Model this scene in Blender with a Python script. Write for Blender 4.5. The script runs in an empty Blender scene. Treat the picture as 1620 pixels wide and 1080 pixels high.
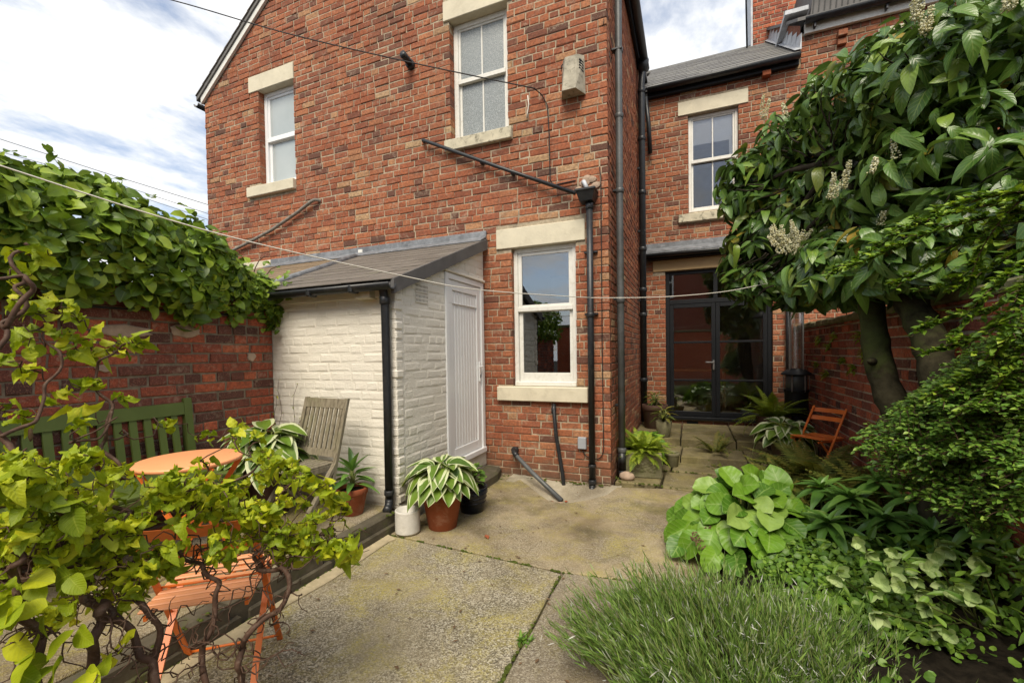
import bpy, bmesh, math, random
import numpy as np
from mathutils import Matrix, Vector

R = math.radians
SC = bpy.context.scene
COL = SC.collection

# ------------------------------------------------------------------ camera
FPX, CYPX, YAW, PITCH, ROLL = 685.1, 572.06, 0.38966, -0.02107, -0.01477
CAM = np.array([0.0, 0.0, 1.4])
_f = np.array([-math.sin(YAW)*math.cos(PITCH), math.cos(YAW)*math.cos(PITCH), math.sin(PITCH)])
_r0 = np.array([math.cos(YAW), math.sin(YAW), 0.0]); _u0 = np.cross(_r0, _f)
_r = math.cos(ROLL)*_r0 + math.sin(ROLL)*_u0
_u = -math.sin(ROLL)*_r0 + math.cos(ROLL)*_u0
cd = bpy.data.cameras.new('camera'); cam = bpy.data.objects.new('camera', cd); COL.objects.link(cam)
cd.sensor_width = 36.0; cd.lens = FPX/1620*36.0; cd.shift_y = (CYPX-540)/1620
cd.clip_start = 0.02; cd.clip_end = 500
mw = Matrix.Identity(4)
for i in range(3):
    mw[i][0] = _r[i]; mw[i][1] = _u[i]; mw[i][2] = -_f[i]; mw[i][3] = CAM[i]
cam.matrix_world = mw
SC.camera = cam

def at(px, py, d):                      # a point of the place, from a picture position and its distance
    v = _f*FPX + _r*(px-810) - _u*(py-CYPX)
    return CAM + v/FPX*d
def proj(P):
    q = np.asarray(P, float) - CAM
    w = q@_f
    return 810 + FPX*(q@_r)/w, CYPX - FPX*(q@_u)/w, w

# ------------------------------------------------------------------ light
SUN_EL, SUN_AZ = R(52), R(170)          # azimuth clockwise from +Y
W = bpy.data.worlds.new('World'); SC.world = W; W.use_nodes = True
def build_world():
    nt = W.node_tree; nt.nodes.clear()
    N = nt.nodes.new; L = nt.links.new
    out = N('ShaderNodeOutputWorld'); bg = N('ShaderNodeBackground'); bg.inputs[1].default_value = 0.13
    sky = N('ShaderNodeTexSky'); sky.sky_type = 'NISHITA'; sky.sun_disc = False
    sky.sun_elevation = SUN_EL; sky.sun_rotation = SUN_AZ; sky.air_density = 1.0; sky.dust_density = 1.5; sky.ozone_density = 1.5
    tc = N('ShaderNodeTexCoord'); sep = N('ShaderNodeSeparateXYZ'); L(tc.outputs['Generated'], sep.inputs[0])
    zz = N('ShaderNodeMath'); zz.operation = 'MAXIMUM'; L(sep.outputs[2], zz.inputs[0]); zz.inputs[1].default_value = 0.0
    za = N('ShaderNodeMath'); za.operation = 'ADD'; L(zz.outputs[0], za.inputs[0]); za.inputs[1].default_value = 0.12
    dx = N('ShaderNodeMath'); dx.operation = 'DIVIDE'; L(sep.outputs[0], dx.inputs[0]); L(za.outputs[0], dx.inputs[1])
    dy = N('ShaderNodeMath'); dy.operation = 'DIVIDE'; L(sep.outputs[1], dy.inputs[0]); L(za.outputs[0], dy.inputs[1])
    cb = N('ShaderNodeCombineXYZ'); L(dx.outputs[0], cb.inputs[0]); L(dy.outputs[0], cb.inputs[1]); cb.inputs[2].default_value = 3.3
    mp = N('ShaderNodeMapping'); L(cb.outputs[0], mp.inputs[0]); mp.inputs['Rotation'].default_value = (0, 0, R(-28)); mp.inputs['Scale'].default_value = (1.25, 0.85, 1)
    n1 = N('ShaderNodeTexNoise'); n1.inputs['Scale'].default_value = 1.25; n1.inputs['Detail'].default_value = 9; n1.inputs['Roughness'].default_value = 0.58
    L(mp.outputs[0], n1.inputs['Vector'])
    n2 = N('ShaderNodeTexNoise'); n2.inputs['Scale'].default_value = 4.5; n2.inputs['Detail'].default_value = 8; n2.inputs['Roughness'].default_value = 0.6
    L(mp.outputs[0], n2.inputs['Vector'])
    am = N('ShaderNodeMath'); am.operation = 'MULTIPLY_ADD'; L(n2.outputs[0], am.inputs[0]); am.inputs[1].default_value = 0.42; L(n1.outputs[0], am.inputs[2])
    cr = N('ShaderNodeValToRGB'); L(am.outputs[0], cr.inputs[0])
    cr.color_ramp.elements[0].position = 0.585; cr.color_ramp.elements[0].color = (0.12, 0.12, 0.12, 1)
    cr.color_ramp.elements[1].position = 0.76; cr.color_ramp.elements[1].color = (1, 1, 1, 1)
    cc = N('ShaderNodeValToRGB'); L(n2.outputs[0], cc.inputs[0])
    cc.color_ramp.elements[0].position = 0.32; cc.color_ramp.elements[0].color = (0.76, 0.79, 0.83, 1)
    cc.color_ramp.elements[1].position = 0.66; cc.color_ramp.elements[1].color = (1.0, 0.995, 0.985, 1)
    cs = N('ShaderNodeVectorMath'); cs.operation = 'SCALE'; L(cc.outputs[0], cs.inputs[0]); cs.inputs['Scale'].default_value = 6.1
    mx = N('ShaderNodeMixRGB'); L(cr.outputs[0], mx.inputs[0]); L(sky.outputs[0], mx.inputs[1]); L(cs.outputs[0], mx.inputs[2])
    L(mx.outputs[0], bg.inputs[0]); L(bg.outputs[0], out.inputs[0])
build_world()
sd = bpy.data.lights.new('sun', 'SUN'); so = bpy.data.objects.new('sun', sd); COL.objects.link(so)
sd.energy = 2.7; sd.angle = R(32); sd.color = (1.0, 0.905, 0.74)
_sdir = Vector((math.sin(SUN_AZ)*math.cos(SUN_EL), math.cos(SUN_AZ)*math.cos(SUN_EL), math.sin(SUN_EL)))
so.rotation_euler = _sdir.to_track_quat('Z', 'Y').to_euler(); so.location = (0, -4, 12)
vs = SC.view_settings; vs.view_transform = 'Standard'; vs.look = 'None'; vs.exposure = 0.66; vs.gamma = 1.0; vs.use_curve_mapping = False
try: SC.cycles.max_bounces = 5; SC.cycles.diffuse_bounces = 3; SC.cycles.glossy_bounces = 3; SC.cycles.transparent_max_bounces = 8
except Exception: pass

# ------------------------------------------------------------------ material helpers
class NM:
    def __init__(s, name):
        s.m = bpy.data.materials.new(name); s.m.use_nodes = True; s.nt = s.m.node_tree
        s.b = s.nt.nodes['Principled BSDF']; s.out = s.nt.nodes['Material Output']
        s._pos = None
    def n(s, t): return s.nt.nodes.new(t)
    def l(s, a, b): s.nt.links.new(a, b)
    def set(s, sock, v):
        if isinstance(v, bpy.types.NodeSocket): s.l(v, sock)
        elif isinstance(v, (tuple, list)) and len(v) == 3 and sock.type == 'RGBA': sock.default_value = (*v, 1)
        else: sock.default_value = v
    def p(s, **k):
        names = dict(col='Base Color', rough='Roughness', spec='Specular IOR Level', metal='Metallic', normal='Normal', coat='Coat Weight', ior='IOR', trans='Transmission Weight', alpha='Alpha', sss='Subsurface Weight')
        for a, v in k.items(): s.set(s.b.inputs[names[a]], v)
        return s
    def pos(s):
        if s._pos is None: s._pos = s.n('ShaderNodeNewGeometry').outputs['Position']
        return s._pos
    def obco(s): return s.n('ShaderNodeTexCoord').outputs['Object']
    def uv(s):
        x = s.n('ShaderNodeSeparateXYZ'); t = s.n('ShaderNodeTexCoord'); s.l(t.outputs['UV'], x.inputs[0]); return x.outputs[0], x.outputs[1]
    def sepz(s, v=None):
        x = s.n('ShaderNodeSeparateXYZ'); s.l(v or s.pos(), x.inputs[0]); return x.outputs
    def scale(s, v, sc):
        m = s.n('ShaderNodeMapping'); s.l(v, m.inputs[0]); m.inputs['Scale'].default_value = sc; return m.outputs[0]
    def noise(s, sc, det=4, rough=0.55, v=None, dist=0.0):
        t = s.n('ShaderNodeTexNoise'); s.l(v or s.pos(), t.inputs['Vector']); t.inputs['Scale'].default_value = sc
        t.inputs['Detail'].default_value = det; t.inputs['Roughness'].default_value = rough; t.inputs['Distortion'].default_value = dist
        return t.outputs[0]
    def voro(s, sc, v=None, feat='F1', out='Distance'):
        t = s.n('ShaderNodeTexVoronoi'); t.feature = feat; s.l(v or s.pos(), t.inputs['Vector']); t.inputs['Scale'].default_value = sc
        return t.outputs[out]
    def ramp(s, f, st, const=False):
        r = s.n('ShaderNodeValToRGB'); s.l(f, r.inputs[0]); e = r.color_ramp.elements
        if const: r.color_ramp.interpolation = 'CONSTANT'
        def c4(c): return (c, c, c, 1) if not isinstance(c, (tuple, list)) else (*c, 1)
        e[0].position, e[0].color = st[0][0], c4(st[0][1]); e[1].position, e[1].color = st[-1][0], c4(st[-1][1])
        for p_, c in st[1:-1]:
            k = e.new(p_); k.color = c4(c)
        return r.outputs[0]
    def mix(s, f, a, b, mode='MIX'):
        m = s.n('ShaderNodeMixRGB'); m.blend_type = mode
        s.set(m.inputs[0], f)
        for i, v in ((1, a), (2, b)): s.set(m.inputs[i], v)
        return m.outputs[0]
    def math(s, op, a, b=0.0, c=None):
        m = s.n('ShaderNodeMath'); m.operation = op; s.set(m.inputs[0], a); s.set(m.inputs[1], b)
        if c is not None: s.set(m.inputs[2], c)
        return m.outputs[0]
    def bump(s, h, st=0.4, d=0.01, n=None):
        b = s.n('ShaderNodeBump'); s.l(h, b.inputs['Height']); b.inputs['Strength'].default_value = st; b.inputs['Distance'].default_value = d
        if n: s.l(n, b.inputs['Normal'])
        return b.outputs[0]
    def rnd(s):                           # one number for each piece: object or mesh island
        o = s.n('ShaderNodeObjectInfo').outputs['Random']; g = s.n('ShaderNodeNewGeometry').outputs['Random Per Island']
        return s.math('FRACT', s.math('MULTIPLY_ADD', o, 7.31, g))

MT = {}
def brick_mat(name, stops, pale=0.3, soot=0.35, gain=1.0):
    k = NM(name); r = k.rnd()
    stops = [(p, tuple(x*gain for x in c)) for p, c in stops]
    c = k.ramp(r, stops)
    mot = k.noise(38, 5, 0.65)
    c = k.mix(k.ramp(mot, [(0.36, 0.0), (0.64, 0.95)]), c, k.mix(0.62, c, (0.08, 0.036, 0.026)))
    fine = k.noise(160, 3, 0.6)
    c = k.mix(k.ramp(fine, [(0.55, 0.0), (0.75, 0.45)]), c, (0.50*gain, 0.25*gain, 0.15*gain))
    pl = k.noise(7.5, 6, 0.7, dist=0.6)
    c = k.mix(k.ramp(k.mix(0.35, pl, k.noise(42, 4, 0.6)), [(0.53, 0.0), (0.64, pale)]), c, (0.42, 0.33, 0.24))
    big = k.noise(0.9, 4, 0.6)
    c = k.mix(k.ramp(big, [(0.35, soot), (0.62, 0.0)]), c, k.mix(1.0, c, (0.50, 0.45, 0.43), 'MULTIPLY'))
    run = k.noise(1.0, 5, 0.65, k.scale(k.pos(), (2.6, 2.6, 0.28)))
    c = k.mix(k.ramp(run, [(0.52, 0.0), (0.68, 0.24)]), c, (0.14, 0.085, 0.06))
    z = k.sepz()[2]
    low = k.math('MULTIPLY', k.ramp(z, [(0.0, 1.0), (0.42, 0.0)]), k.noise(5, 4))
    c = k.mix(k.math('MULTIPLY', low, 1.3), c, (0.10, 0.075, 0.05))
    h = k.mix(0.5, fine, mot)
    k.p(col=c, rough=0.9, spec=0.25, normal=k.bump(h, 0.75, 0.006)); MT[name] = k.m
RED = [(0.0, (0.085, 0.046, 0.038)), (0.04, (0.13, 0.055, 0.042)), (0.09, (0.20, 0.068, 0.042)), (0.25, (0.255, 0.080, 0.044)), (0.42, (0.31, 0.100, 0.050)), (0.56, (0.27, 0.090, 0.053)), (0.7, (0.345, 0.122, 0.060)), (0.82, (0.31, 0.110, 0.060)), (0.93, (0.38, 0.155, 0.082)), (0.98, (0.37, 0.215, 0.125)), (1.0, (0.42, 0.30, 0.19))]
brick_mat('brick_red', [(p_, (c_[0]*1.06, c_[1]*1.04, c_[2]*.92)) for p_, c_ in RED], 0.55, 0.3, 1.2)
OLD = [(0.0, (0.05, 0.026, 0.022)), (0.2, (0.11, 0.036, 0.026)), (0.45, (0.19, 0.045, 0.026)), (0.7, (0.24, 0.058, 0.03)), (0.9, (0.32, 0.075, 0.034)), (1.0, (0.37, 0.10, 0.045))]
brick_mat('brick_old', OLD, 0.45, 0.35, 1.6)
def simple(name, col, rough=0.6, spec=0.4, var=0.25, nsc=6, bump=0.0, bsc=60, metal=0.0, dirt=None, dirt_amt=0.5, dsc=4):
    k = NM(name); n = k.noise(nsc, 5, 0.6)
    c = k.mix(k.ramp(n, [(0.3, 0.0), (0.72, 1.0)]), tuple(x*(1-var) for x in col), tuple(min(1, x*(1+var*0.6)) for x in col))
    if dirt:
        d = k.noise(dsc, 7, 0.7, dist=0.5)
        c = k.mix(k.ramp(d, [(0.52, 0.0), (0.68, dirt_amt)]), c, dirt)
    k.p(col=c, rough=rough, spec=spec, metal=metal)
    if bump: k.p(normal=k.bump(k.noise(bsc, 4, 0.6), bump, 0.004))
    MT[name] = k.m
    return k
simple('mortar', (0.42, 0.35, 0.25), 0.95, 0.15, 0.35, 25, 0.8, 120, dirt=(0.13, 0.11, 0.085), dirt_amt=0.6)
simple('mortar_old', (0.215, 0.175, 0.125), 0.95, 0.15, 0.4, 20, 0.8, 120, dirt=(0.09, 0.075, 0.06), dirt_amt=0.6)
simple('cream_stone', (0.62, 0.565, 0.43), 0.75, 0.3, 0.12, 5, 0.5, 40, dirt=(0.34, 0.30, 0.21), dirt_amt=0.35, dsc=6)
simple('stained_stone', (0.56, 0.51, 0.38), 0.85, 0.25, 0.2, 9, 0.5, 40, dirt=(0.075, 0.07, 0.05), dirt_amt=0.9, dsc=14)
simple('tan_paint', (0.52, 0.36, 0.18), 0.7, 0.3, 0.08, 5)
simple('white_paint', (0.70, 0.69, 0.64), 0.45, 0.4, 0.07, 10, 0.15, 30, dirt=(0.42, 0.38, 0.28), dirt_amt=0.4, dsc=22)
simple('upvc', (0.78, 0.79, 0.79), 0.35, 0.5, 0.03, 3)
simple('black_plastic', (0.016, 0.018, 0.021), 0.42, 0.5, 0.3, 12, 0.15, 60, dirt=(0.07, 0.065, 0.055), dirt_amt=0.4, dsc=18)
simple('black_metal', (0.010, 0.011, 0.013), 0.5, 0.25, 0.2, 9)
simple('grey_iron', (0.085, 0.09, 0.092), 0.45, 0.5, 0.35, 5, 0.25, 60, dirt=(0.04, 0.045, 0.025), dirt_amt=0.6, dsc=3)
simple('grey_box', (0.32, 0.34, 0.37), 0.5, 0.4, 0.05, 9)
simple('lead', (0.17, 0.18, 0.195), 0.55, 0.5, 0.45, 9, 0.6, 14, dirt=(0.34, 0.35, 0.37), dirt_amt=0.6, dsc=12)
simple('bright_lead', (0.45, 0.47, 0.50), 0.5, 0.5, 0.35, 8, 0.6, 20)
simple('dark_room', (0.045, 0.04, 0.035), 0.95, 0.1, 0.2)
simple('room_floor', (0.52, 0.27, 0.10), 0.45, 0.4, 0.3, 3)
simple('room_wall', (0.70, 0.66, 0.58), 0.95, 0.1, 0.1)
simple('blind', (0.86, 0.86, 0.84), 0.8, 0.2, 0.05, 4)
simple('net_curtain', (0.42, 0.46, 0.46), 0.9, 0.1, 0.1, 3)
simple('terracotta', (0.30, 0.085, 0.035), 0.8, 0.25, 0.25, 8, 0.3, 60, dirt=(0.42, 0.26, 0.18), dirt_amt=0.5, dsc=7)
simple('brown_clay', (0.085, 0.045, 0.032), 0.7, 0.3, 0.25, 8, 0.2, 60, dirt=(0.12, 0.12, 0.06), dirt_amt=0.5)
simple('white_pot', (0.60, 0.575, 0.52), 0.8, 0.25, 0.12, 20, 0.4, 120, dirt=(0.36, 0.33, 0.26), dirt_amt=0.4, dsc=20)
simple('navy_glaze', (0.006, 0.009, 0.018), 0.22, 0.5, 0.3, 9)
simple('mossy_stone', (0.21, 0.195, 0.115), 0.95, 0.15, 0.35, 12, 0.8, 50, dirt=(0.10, 0.11, 0.035), dirt_amt=0.8, dsc=9)
simple('cowl_stone', (0.36, 0.33, 0.26), 0.9, 0.2, 0.3, 14, 0.6, 60, dirt=(0.10, 0.095, 0.07), dirt_amt=0.8, dsc=16)
simple('kerb_stone', (0.105, 0.09, 0.062), 0.95, 0.15, 0.4, 8, 0.9, 40, dirt=(0.085, 0.095, 0.03), dirt_amt=0.7, dsc=6)
simple('tan_mortar', (0.42, 0.35, 0.22), 0.95, 0.15, 0.3, 9, 0.6, 60, dirt=(0.2, 0.17, 0.09), dirt_amt=0.6, dsc=9)
simple('moss', (0.075, 0.095, 0.018), 0.98, 0.1, 0.5, 40, 0.8, 150)
simple('soil', (0.017, 0.0135, 0.009), 0.98, 0.1, 0.6, 30, 1.0, 60)
simple('green_paint', (0.098, 0.135, 0.030), 0.48, 0.4, 0.14, 5, 0.15, 40)
simple('orange_paint', (0.78, 0.185, 0.03), 0.42, 0.45, 0.16, 9, dirt=(0.42, 0.10, 0.03), dirt_amt=0.45, dsc=25)
simple('orange_paint_lit', (0.86, 0.37, 0.165), 0.45, 0.45, 0.05, 6)  # orange paint lightened to peach, bright light put into the colour
simple('steel', (0.42, 0.42, 0.41), 0.35, 0.5, 0.15, 9, metal=0.8)
simple('rope', (0.60, 0.57, 0.50), 0.9, 0.2, 0.1, 90)
simple('cable', (0.022, 0.02, 0.02), 0.6, 0.3, 0.2, 9)
simple('pale_wire', (0.22, 0.24, 0.27), 0.6, 0.3, 0.2, 9)
simple('old_pipe', (0.22, 0.20, 0.17), 0.7, 0.3, 0.45, 20, 0.4, 60)
simple('render_patch', (0.42, 0.31, 0.23), 0.95, 0.15, 0.3, 14, 0.7, 60)
simple('bark_smooth', (0.042, 0.036, 0.020), 0.95, 0.15, 0.6, 18, 1.0, 45, dirt=(0.06, 0.075, 0.02), dirt_amt=0.8, dsc=3)
simple('dark_bark', (0.035, 0.028, 0.018), 0.9, 0.2, 0.4, 20)
simple('twig_brown', (0.085, 0.045, 0.028), 0.75, 0.3, 0.4, 30, 0.3, 90, dirt=(0.20, 0.16, 0.12), dirt_amt=0.4, dsc=60)
simple('pale_stem', (0.52, 0.52, 0.47), 0.9, 0.2, 0.3, 30)
simple('stem_green', (0.16, 0.19, 0.05), 0.7, 0.3, 0.2, 20)
simple('dry_brown', (0.16, 0.10, 0.055), 0.9, 0.2, 0.5, 40)
simple('slate_grey', (0.105, 0.10, 0.098), 0.7, 0.4, 0.25, 6, 0.3, 50)
def slate_mat(name, a, b):
    k = NM(name); c = k.mix(k.rnd(), a, b); n = k.noise(14, 5, 0.65)
    c = k.mix(k.ramp(n, [(0.4, 0.0), (0.75, 0.5)]), c, tuple(x*0.55 for x in a))
    c = k.mix(k.ramp(k.noise(5, 5, 0.7), [(0.58, 0.0), (0.7, 0.45)]), c, (0.17, 0.165, 0.10))
    k.p(col=c, rough=0.65, spec=0.4, normal=k.bump(k.noise(50, 4), 0.35, 0.004)); MT[name] = k.m
slate_mat('slate', (0.125, 0.108, 0.09), (0.165, 0.145, 0.122))
slate_mat('slate_brown', (0.17, 0.125, 0.075), (0.23, 0.165, 0.10))
slate_mat('slate_far', (0.125, 0.12, 0.115), (0.19, 0.185, 0.17))
def painted_masonry():
    k = NM('painted_masonry'); n = k.noise(3, 5, 0.6)
    c = k.mix(n, (0.70, 0.655, 0.56), (0.80, 0.765, 0.68))
    d = k.noise(11, 8, 0.75, dist=0.8)
    c = k.mix(k.ramp(d, [(0.64, 0.0), (0.72, 0.7)]), c, (0.36, 0.32, 0.25))
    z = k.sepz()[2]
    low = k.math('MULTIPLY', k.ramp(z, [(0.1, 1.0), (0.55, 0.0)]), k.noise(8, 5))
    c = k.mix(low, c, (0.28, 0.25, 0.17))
    k.p(col=c, rough=0.8, spec=0.3, normal=k.bump(k.mix(0.4, k.noise(26, 6, 0.65), k.noise(90, 4)), 0.75, 0.012)); MT['painted_masonry'] = k.m
painted_masonry()
def wood_grey():
    k = NM('weathered_wood'); v = k.scale(k.obco(), (60, 60, 5)); n = k.noise(1.0, 6, 0.6, v)
    c = k.ramp(n, [(0.25, (0.085, 0.072, 0.05)), (0.5, (0.21, 0.18, 0.125)), (0.8, (0.30, 0.265, 0.20))])
    c = k.mix(k.ramp(k.noise(6, 5), [(0.5, 0.0), (0.7, 0.5)]), c, (0.14, 0.145, 0.06))
    k.p(col=c, rough=0.9, spec=0.2, normal=k.bump(n, 0.5, 0.003)); MT['weathered_wood'] = k.m
wood_grey()
def concrete(name, base, dark, speck, lichen, moss=0.4, sc=150):
    k = NM(name); n = k.noise(2.2, 6, 0.65, dist=0.4)
    c = k.mix(k.ramp(n, [(0.32, 0.0), (0.68, 1.0)]), dark, base)
    v = k.voro(sc, out='Color'); vs_ = k.n('ShaderNodeSeparateXYZ'); k.l(v, vs_.inputs[0])
    sp = k.ramp(vs_.outputs[0], [(0.0, (0.02, 0.02, 0.022)), (0.24, (0.045, 0.044, 0.045)), (0.42, (0.17, 0.15, 0.115)), (0.72, (0.34, 0.31, 0.235)), (1.0, (0.58, 0.55, 0.46))])
    zone = k.ramp(k.noise(1.3, 5, 0.6), [(0.36, speck*0.25), (0.60, speck)])
    c = k.mix(zone, c, sp)
    li = k.noise(3.1, 7, 0.72, dist=0.5)
    c = k.mix(k.math('MULTIPLY', k.ramp(li, [(0.46, 0.0), (0.64, lichen)]), k.ramp(k.noise(70, 4, 0.6), [(0.38, 0.1), (0.62, 1.0)])), c, (0.37, 0.315, 0.075))
    mo = k.noise(1.7, 6, 0.7)
    c = k.mix(k.ramp(mo, [(0.52, 0.0), (0.70, moss)]), c, (0.10, 0.09, 0.032))
    st = k.noise(0.9, 5, 0.6, dist=0.8)
    c = k.mix(k.ramp(st, [(0.48, 0.0), (0.66, 0.65)]), c, k.mix(1.0, c, (0.45, 0.41, 0.37), 'MULTIPLY'))
    sc_ = k.noise(16, 6, 0.75, dist=1.2); c = k.mix(k.ramp(sc_, [(0.60, 0.0), (0.68, 0.45)]), c, (0.46, 0.42, 0.33))
    cr_ = k.voro(1.1, feat='DISTANCE_TO_EDGE', v=k.mix(0.16, k.pos(), k.n('ShaderNodeTexNoise').outputs['Color']))
    c = k.mix(k.ramp(cr_, [(0.0, 0.3), (0.004, 0.0)]), c, (0.07, 0.06, 0.04))
    h = k.mix(0.5, k.voro(sc), k.noise(30, 5))
    k.p(col=c, rough=0.92, spec=0.25, normal=k.bump(h, 0.8, 0.008)); MT[name] = k.m
concrete('concrete_speckled', (0.40, 0.335, 0.20), (0.25, 0.205, 0.125), 0.72, 0.95, 0.3, 150)
concrete('concrete_plain', (0.43, 0.345, 0.205), (0.21, 0.165, 0.10), 0.42, 0.8, 0.75, 170)
concrete('concrete_dark', (0.31, 0.255, 0.175), (0.18, 0.145, 0.10), 0.5, 0.3, 0.35, 170)
concrete('flagstone', (0.27, 0.225, 0.105), (0.13, 0.105, 0.055), 0.12, 0.4, 0.95, 150)
concrete('basin_concrete', (0.50, 0.45, 0.34), (0.26, 0.22, 0.155), 0.2, 0.1, 0.6, 120)
def glass(name, tint, refl, rough=0.0):
    k = NM(name); nt = k.nt; nt.nodes.remove(k.b)
    t = k.n('ShaderNodeBsdfTransparent'); t.inputs[0].default_value = (*tint, 1)
    g = k.n('ShaderNodeBsdfGlossy'); g.inputs['Roughness'].default_value = rough; g.inputs[0].default_value = (0.95, 0.97, 1, 1)
    fr = k.n('ShaderNodeFresnel'); fr.inputs[0].default_value = 1.5
    f = k.math('ADD', k.math('MULTIPLY', fr.outputs[0], 1.6), refl)
    mx = k.n('ShaderNodeMixShader'); k.l(f, mx.inputs[0]); k.l(t.outputs[0], mx.inputs[1]); k.l(g.outputs[0], mx.inputs[2])
    k.l(mx.outputs[0], k.out.inputs[0]); MT[name] = k.m
glass('glass', (0.72, 0.75, 0.75), 0.11)
glass('glass_door', (0.9, 0.92, 0.91), 0.10)
glass('glass_clear', (0.93, 0.94, 0.94), 0.0)
glass('tube_glass', (0.80, 0.79, 0.74), 0.28, 0.25)
def frosted():
    k = NM('obscured_glass'); v = k.voro(170, k.scale(k.pos(), (1, 1, 0.62)))
    c = k.ramp(v, [(0.05, (0.10, 0.115, 0.12)), (0.42, (0.19, 0.212, 0.215)), (0.75, (0.32, 0.345, 0.345))])
    k.p(col=c, rough=0.22, spec=0.6, normal=k.bump(v, 0.5, 0.003)); MT['obscured_glass'] = k.m
    k = NM('misty_glass'); n = k.noise(2.5, 4)
    c = k.mix(n, (0.33, 0.375, 0.38), (0.46, 0.50, 0.50)); k.p(col=c, rough=0.12, spec=0.7, normal=k.bump(k.noise(90, 3), 0.12, 0.003)); MT['misty_glass'] = k.m
frosted()
def leafmat(name, stops, rough=0.45, spec=0.4, vein=0.0, veincol=(0.3, 0.4, 0.1), trans=0.22, edge=None, nrib=0, ribst=0.15, spot=None, back=None):
    k = NM(name); r = k.rnd(); c = k.ramp(r, stops)
    u, v = k.uv(); au = k.math('ABSOLUTE', k.math('SUBTRACT', u, 0.5))
    c = k.mix(k.ramp(k.noise(24, 4, 0.6), [(0.35, 0.0), (0.72, 0.5)]), c, k.mix(1.0, c, (0.5, 0.58, 0.5), 'MULTIPLY'))
    if edge: 
        w = k.math('MULTIPLY_ADD', k.noise(30, 3), 0.10, au)
        c = k.mix(k.ramp(w, [(0.375, 0.0), (0.41, 1.0)]), c, edge)
    nrm = None
    if nrib:
        w = k.math('SINE', k.math('MULTIPLY', k.math('SUBTRACT', v, k.math('MULTIPLY', au, 0.55)), nrib*6.283))
        nrm = k.bump(w, ribst, 0.003)
        c = k.mix(k.ramp(w, [(0.82, 0.0), (1.0, vein*0.6)]), c, veincol)
    if vein: c = k.mix(k.ramp(au, [(0.012, vein), (0.04, 0.0)]), c, veincol)
    if spot: c = k.mix(k.ramp(k.noise(40, 5, 0.7), [(0.66, 0.0), (0.74, 0.8)]), c, spot)
    if back:
        bf = k.n('ShaderNodeNewGeometry').outputs['Backfacing']; c = k.mix(k.math('MULTIPLY', bf, 0.7), c, back)
    k.p(col=c, rough=rough, spec=spec)
    if nrm: k.p(normal=nrm)
    if trans:
        t = k.n('ShaderNodeBsdfTranslucent'); k.l(k.mix(1.0, c, (1.0, 1.0, 0.45), 'MULTIPLY'), t.inputs[0]); mx = k.n('ShaderNodeMixShader'); mx.inputs[0].default_value = trans
        k.l(k.b.outputs[0], mx.inputs[1]); k.l(t.outputs[0], mx.inputs[2]); k.l(mx.outputs[0], k.out.inputs[0])
    MT[name] = k.m
leafmat('laurel_leaf', [(0.0, (0.045, 0.10, 0.018)), (0.4, (0.075, 0.16, 0.028)), (0.75, (0.125, 0.235, 0.035)), (0.95, (0.24, 0.35, 0.05)), (0.975, (0.22, 0.22, 0.03)), (1.0, (0.40, 0.24, 0.03))], 0.30, 0.5, 0.75, (0.20, 0.27, 0.07), 0.24, nrib=7, back=(0.10, 0.16, 0.06))
leafmat('ivy_leaf', [(0.0, (0.07, 0.125, 0.012)), (0.4, (0.145, 0.245, 0.018)), (0.75, (0.24, 0.36, 0.026)), (1.0, (0.37, 0.47, 0.05))], 0.42, 0.4, 0.5, (0.22, 0.32, 0.07), 0.3, back=(0.15, 0.22, 0.07))
leafmat('hazel_leaf', [(0.0, (0.19, 0.27, 0.012)), (0.4, (0.37, 0.46, 0.016)), (0.75, (0.53, 0.58, 0.02)), (1.0, (0.68, 0.67, 0.035))], 0.5, 0.35, 0.4, (0.42, 0.48, 0.06), 0.38, nrib=9)
leafmat('cotoneaster_leaf', [(0.0, (0.06, 0.125, 0.014)), (0.45, (0.115, 0.215, 0.02)), (0.8, (0.23, 0.36, 0.028)), (1.0, (0.37, 0.48, 0.05))], 0.4, 0.4, 0.0, trans=0.25)
leafmat('cotoneaster_green', [(0.0, (0.075, 0.165, 0.024)), (0.45, (0.14, 0.27, 0.036)), (0.8, (0.22, 0.37, 0.05)), (1.0, (0.34, 0.48, 0.08))], 0.4, 0.4, 0.0, trans=0.25)  # greener leaf colour of the dense lower mass
leafmat('hosta_leaf', [(0.0, (0.075, 0.15, 0.02)), (0.5, (0.12, 0.215, 0.025)), (1.0, (0.19, 0.29, 0.035))], 0.45, 0.4, 0.0, trans=0.25, edge=(0.62, 0.66, 0.40), nrib=0)
leafmat('bergenia_leaf', [(0.0, (0.07, 0.17, 0.015)), (0.5, (0.14, 0.29, 0.022)), (0.85, (0.20, 0.36, 0.03)), (1.0, (0.30, 0.42, 0.10))], 0.42, 0.4, 0.75, (0.25, 0.38, 0.09), 0.22, nrib=6)
leafmat('rosette_leaf', [(0.0, (0.075, 0.17, 0.028)), (0.6, (0.12, 0.255, 0.04)), (1.0, (0.19, 0.34, 0.06))], 0.34, 0.45, 0.6, (0.11, 0.19, 0.06), 0.15)
leafmat('hellebore_petal', [(0.0, (0.28, 0.39, 0.13)), (0.6, (0.40, 0.51, 0.20)), (1.0, (0.52, 0.62, 0.29))], 0.6, 0.3, 0.6, (0.14, 0.24, 0.06), 0.3)
leafmat('fern_leaf', [(0.0, (0.15, 0.24, 0.02)), (0.5, (0.28, 0.37, 0.03)), (1.0, (0.42, 0.49, 0.05))], 0.55, 0.3, 0.0, trans=0.3)
leafmat('fern_dark', [(0.0, (0.07, 0.10, 0.016)), (0.5, (0.14, 0.16, 0.025)), (1.0, (0.24, 0.20, 0.04))], 0.6, 0.3, 0.0, trans=0.25)
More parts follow.
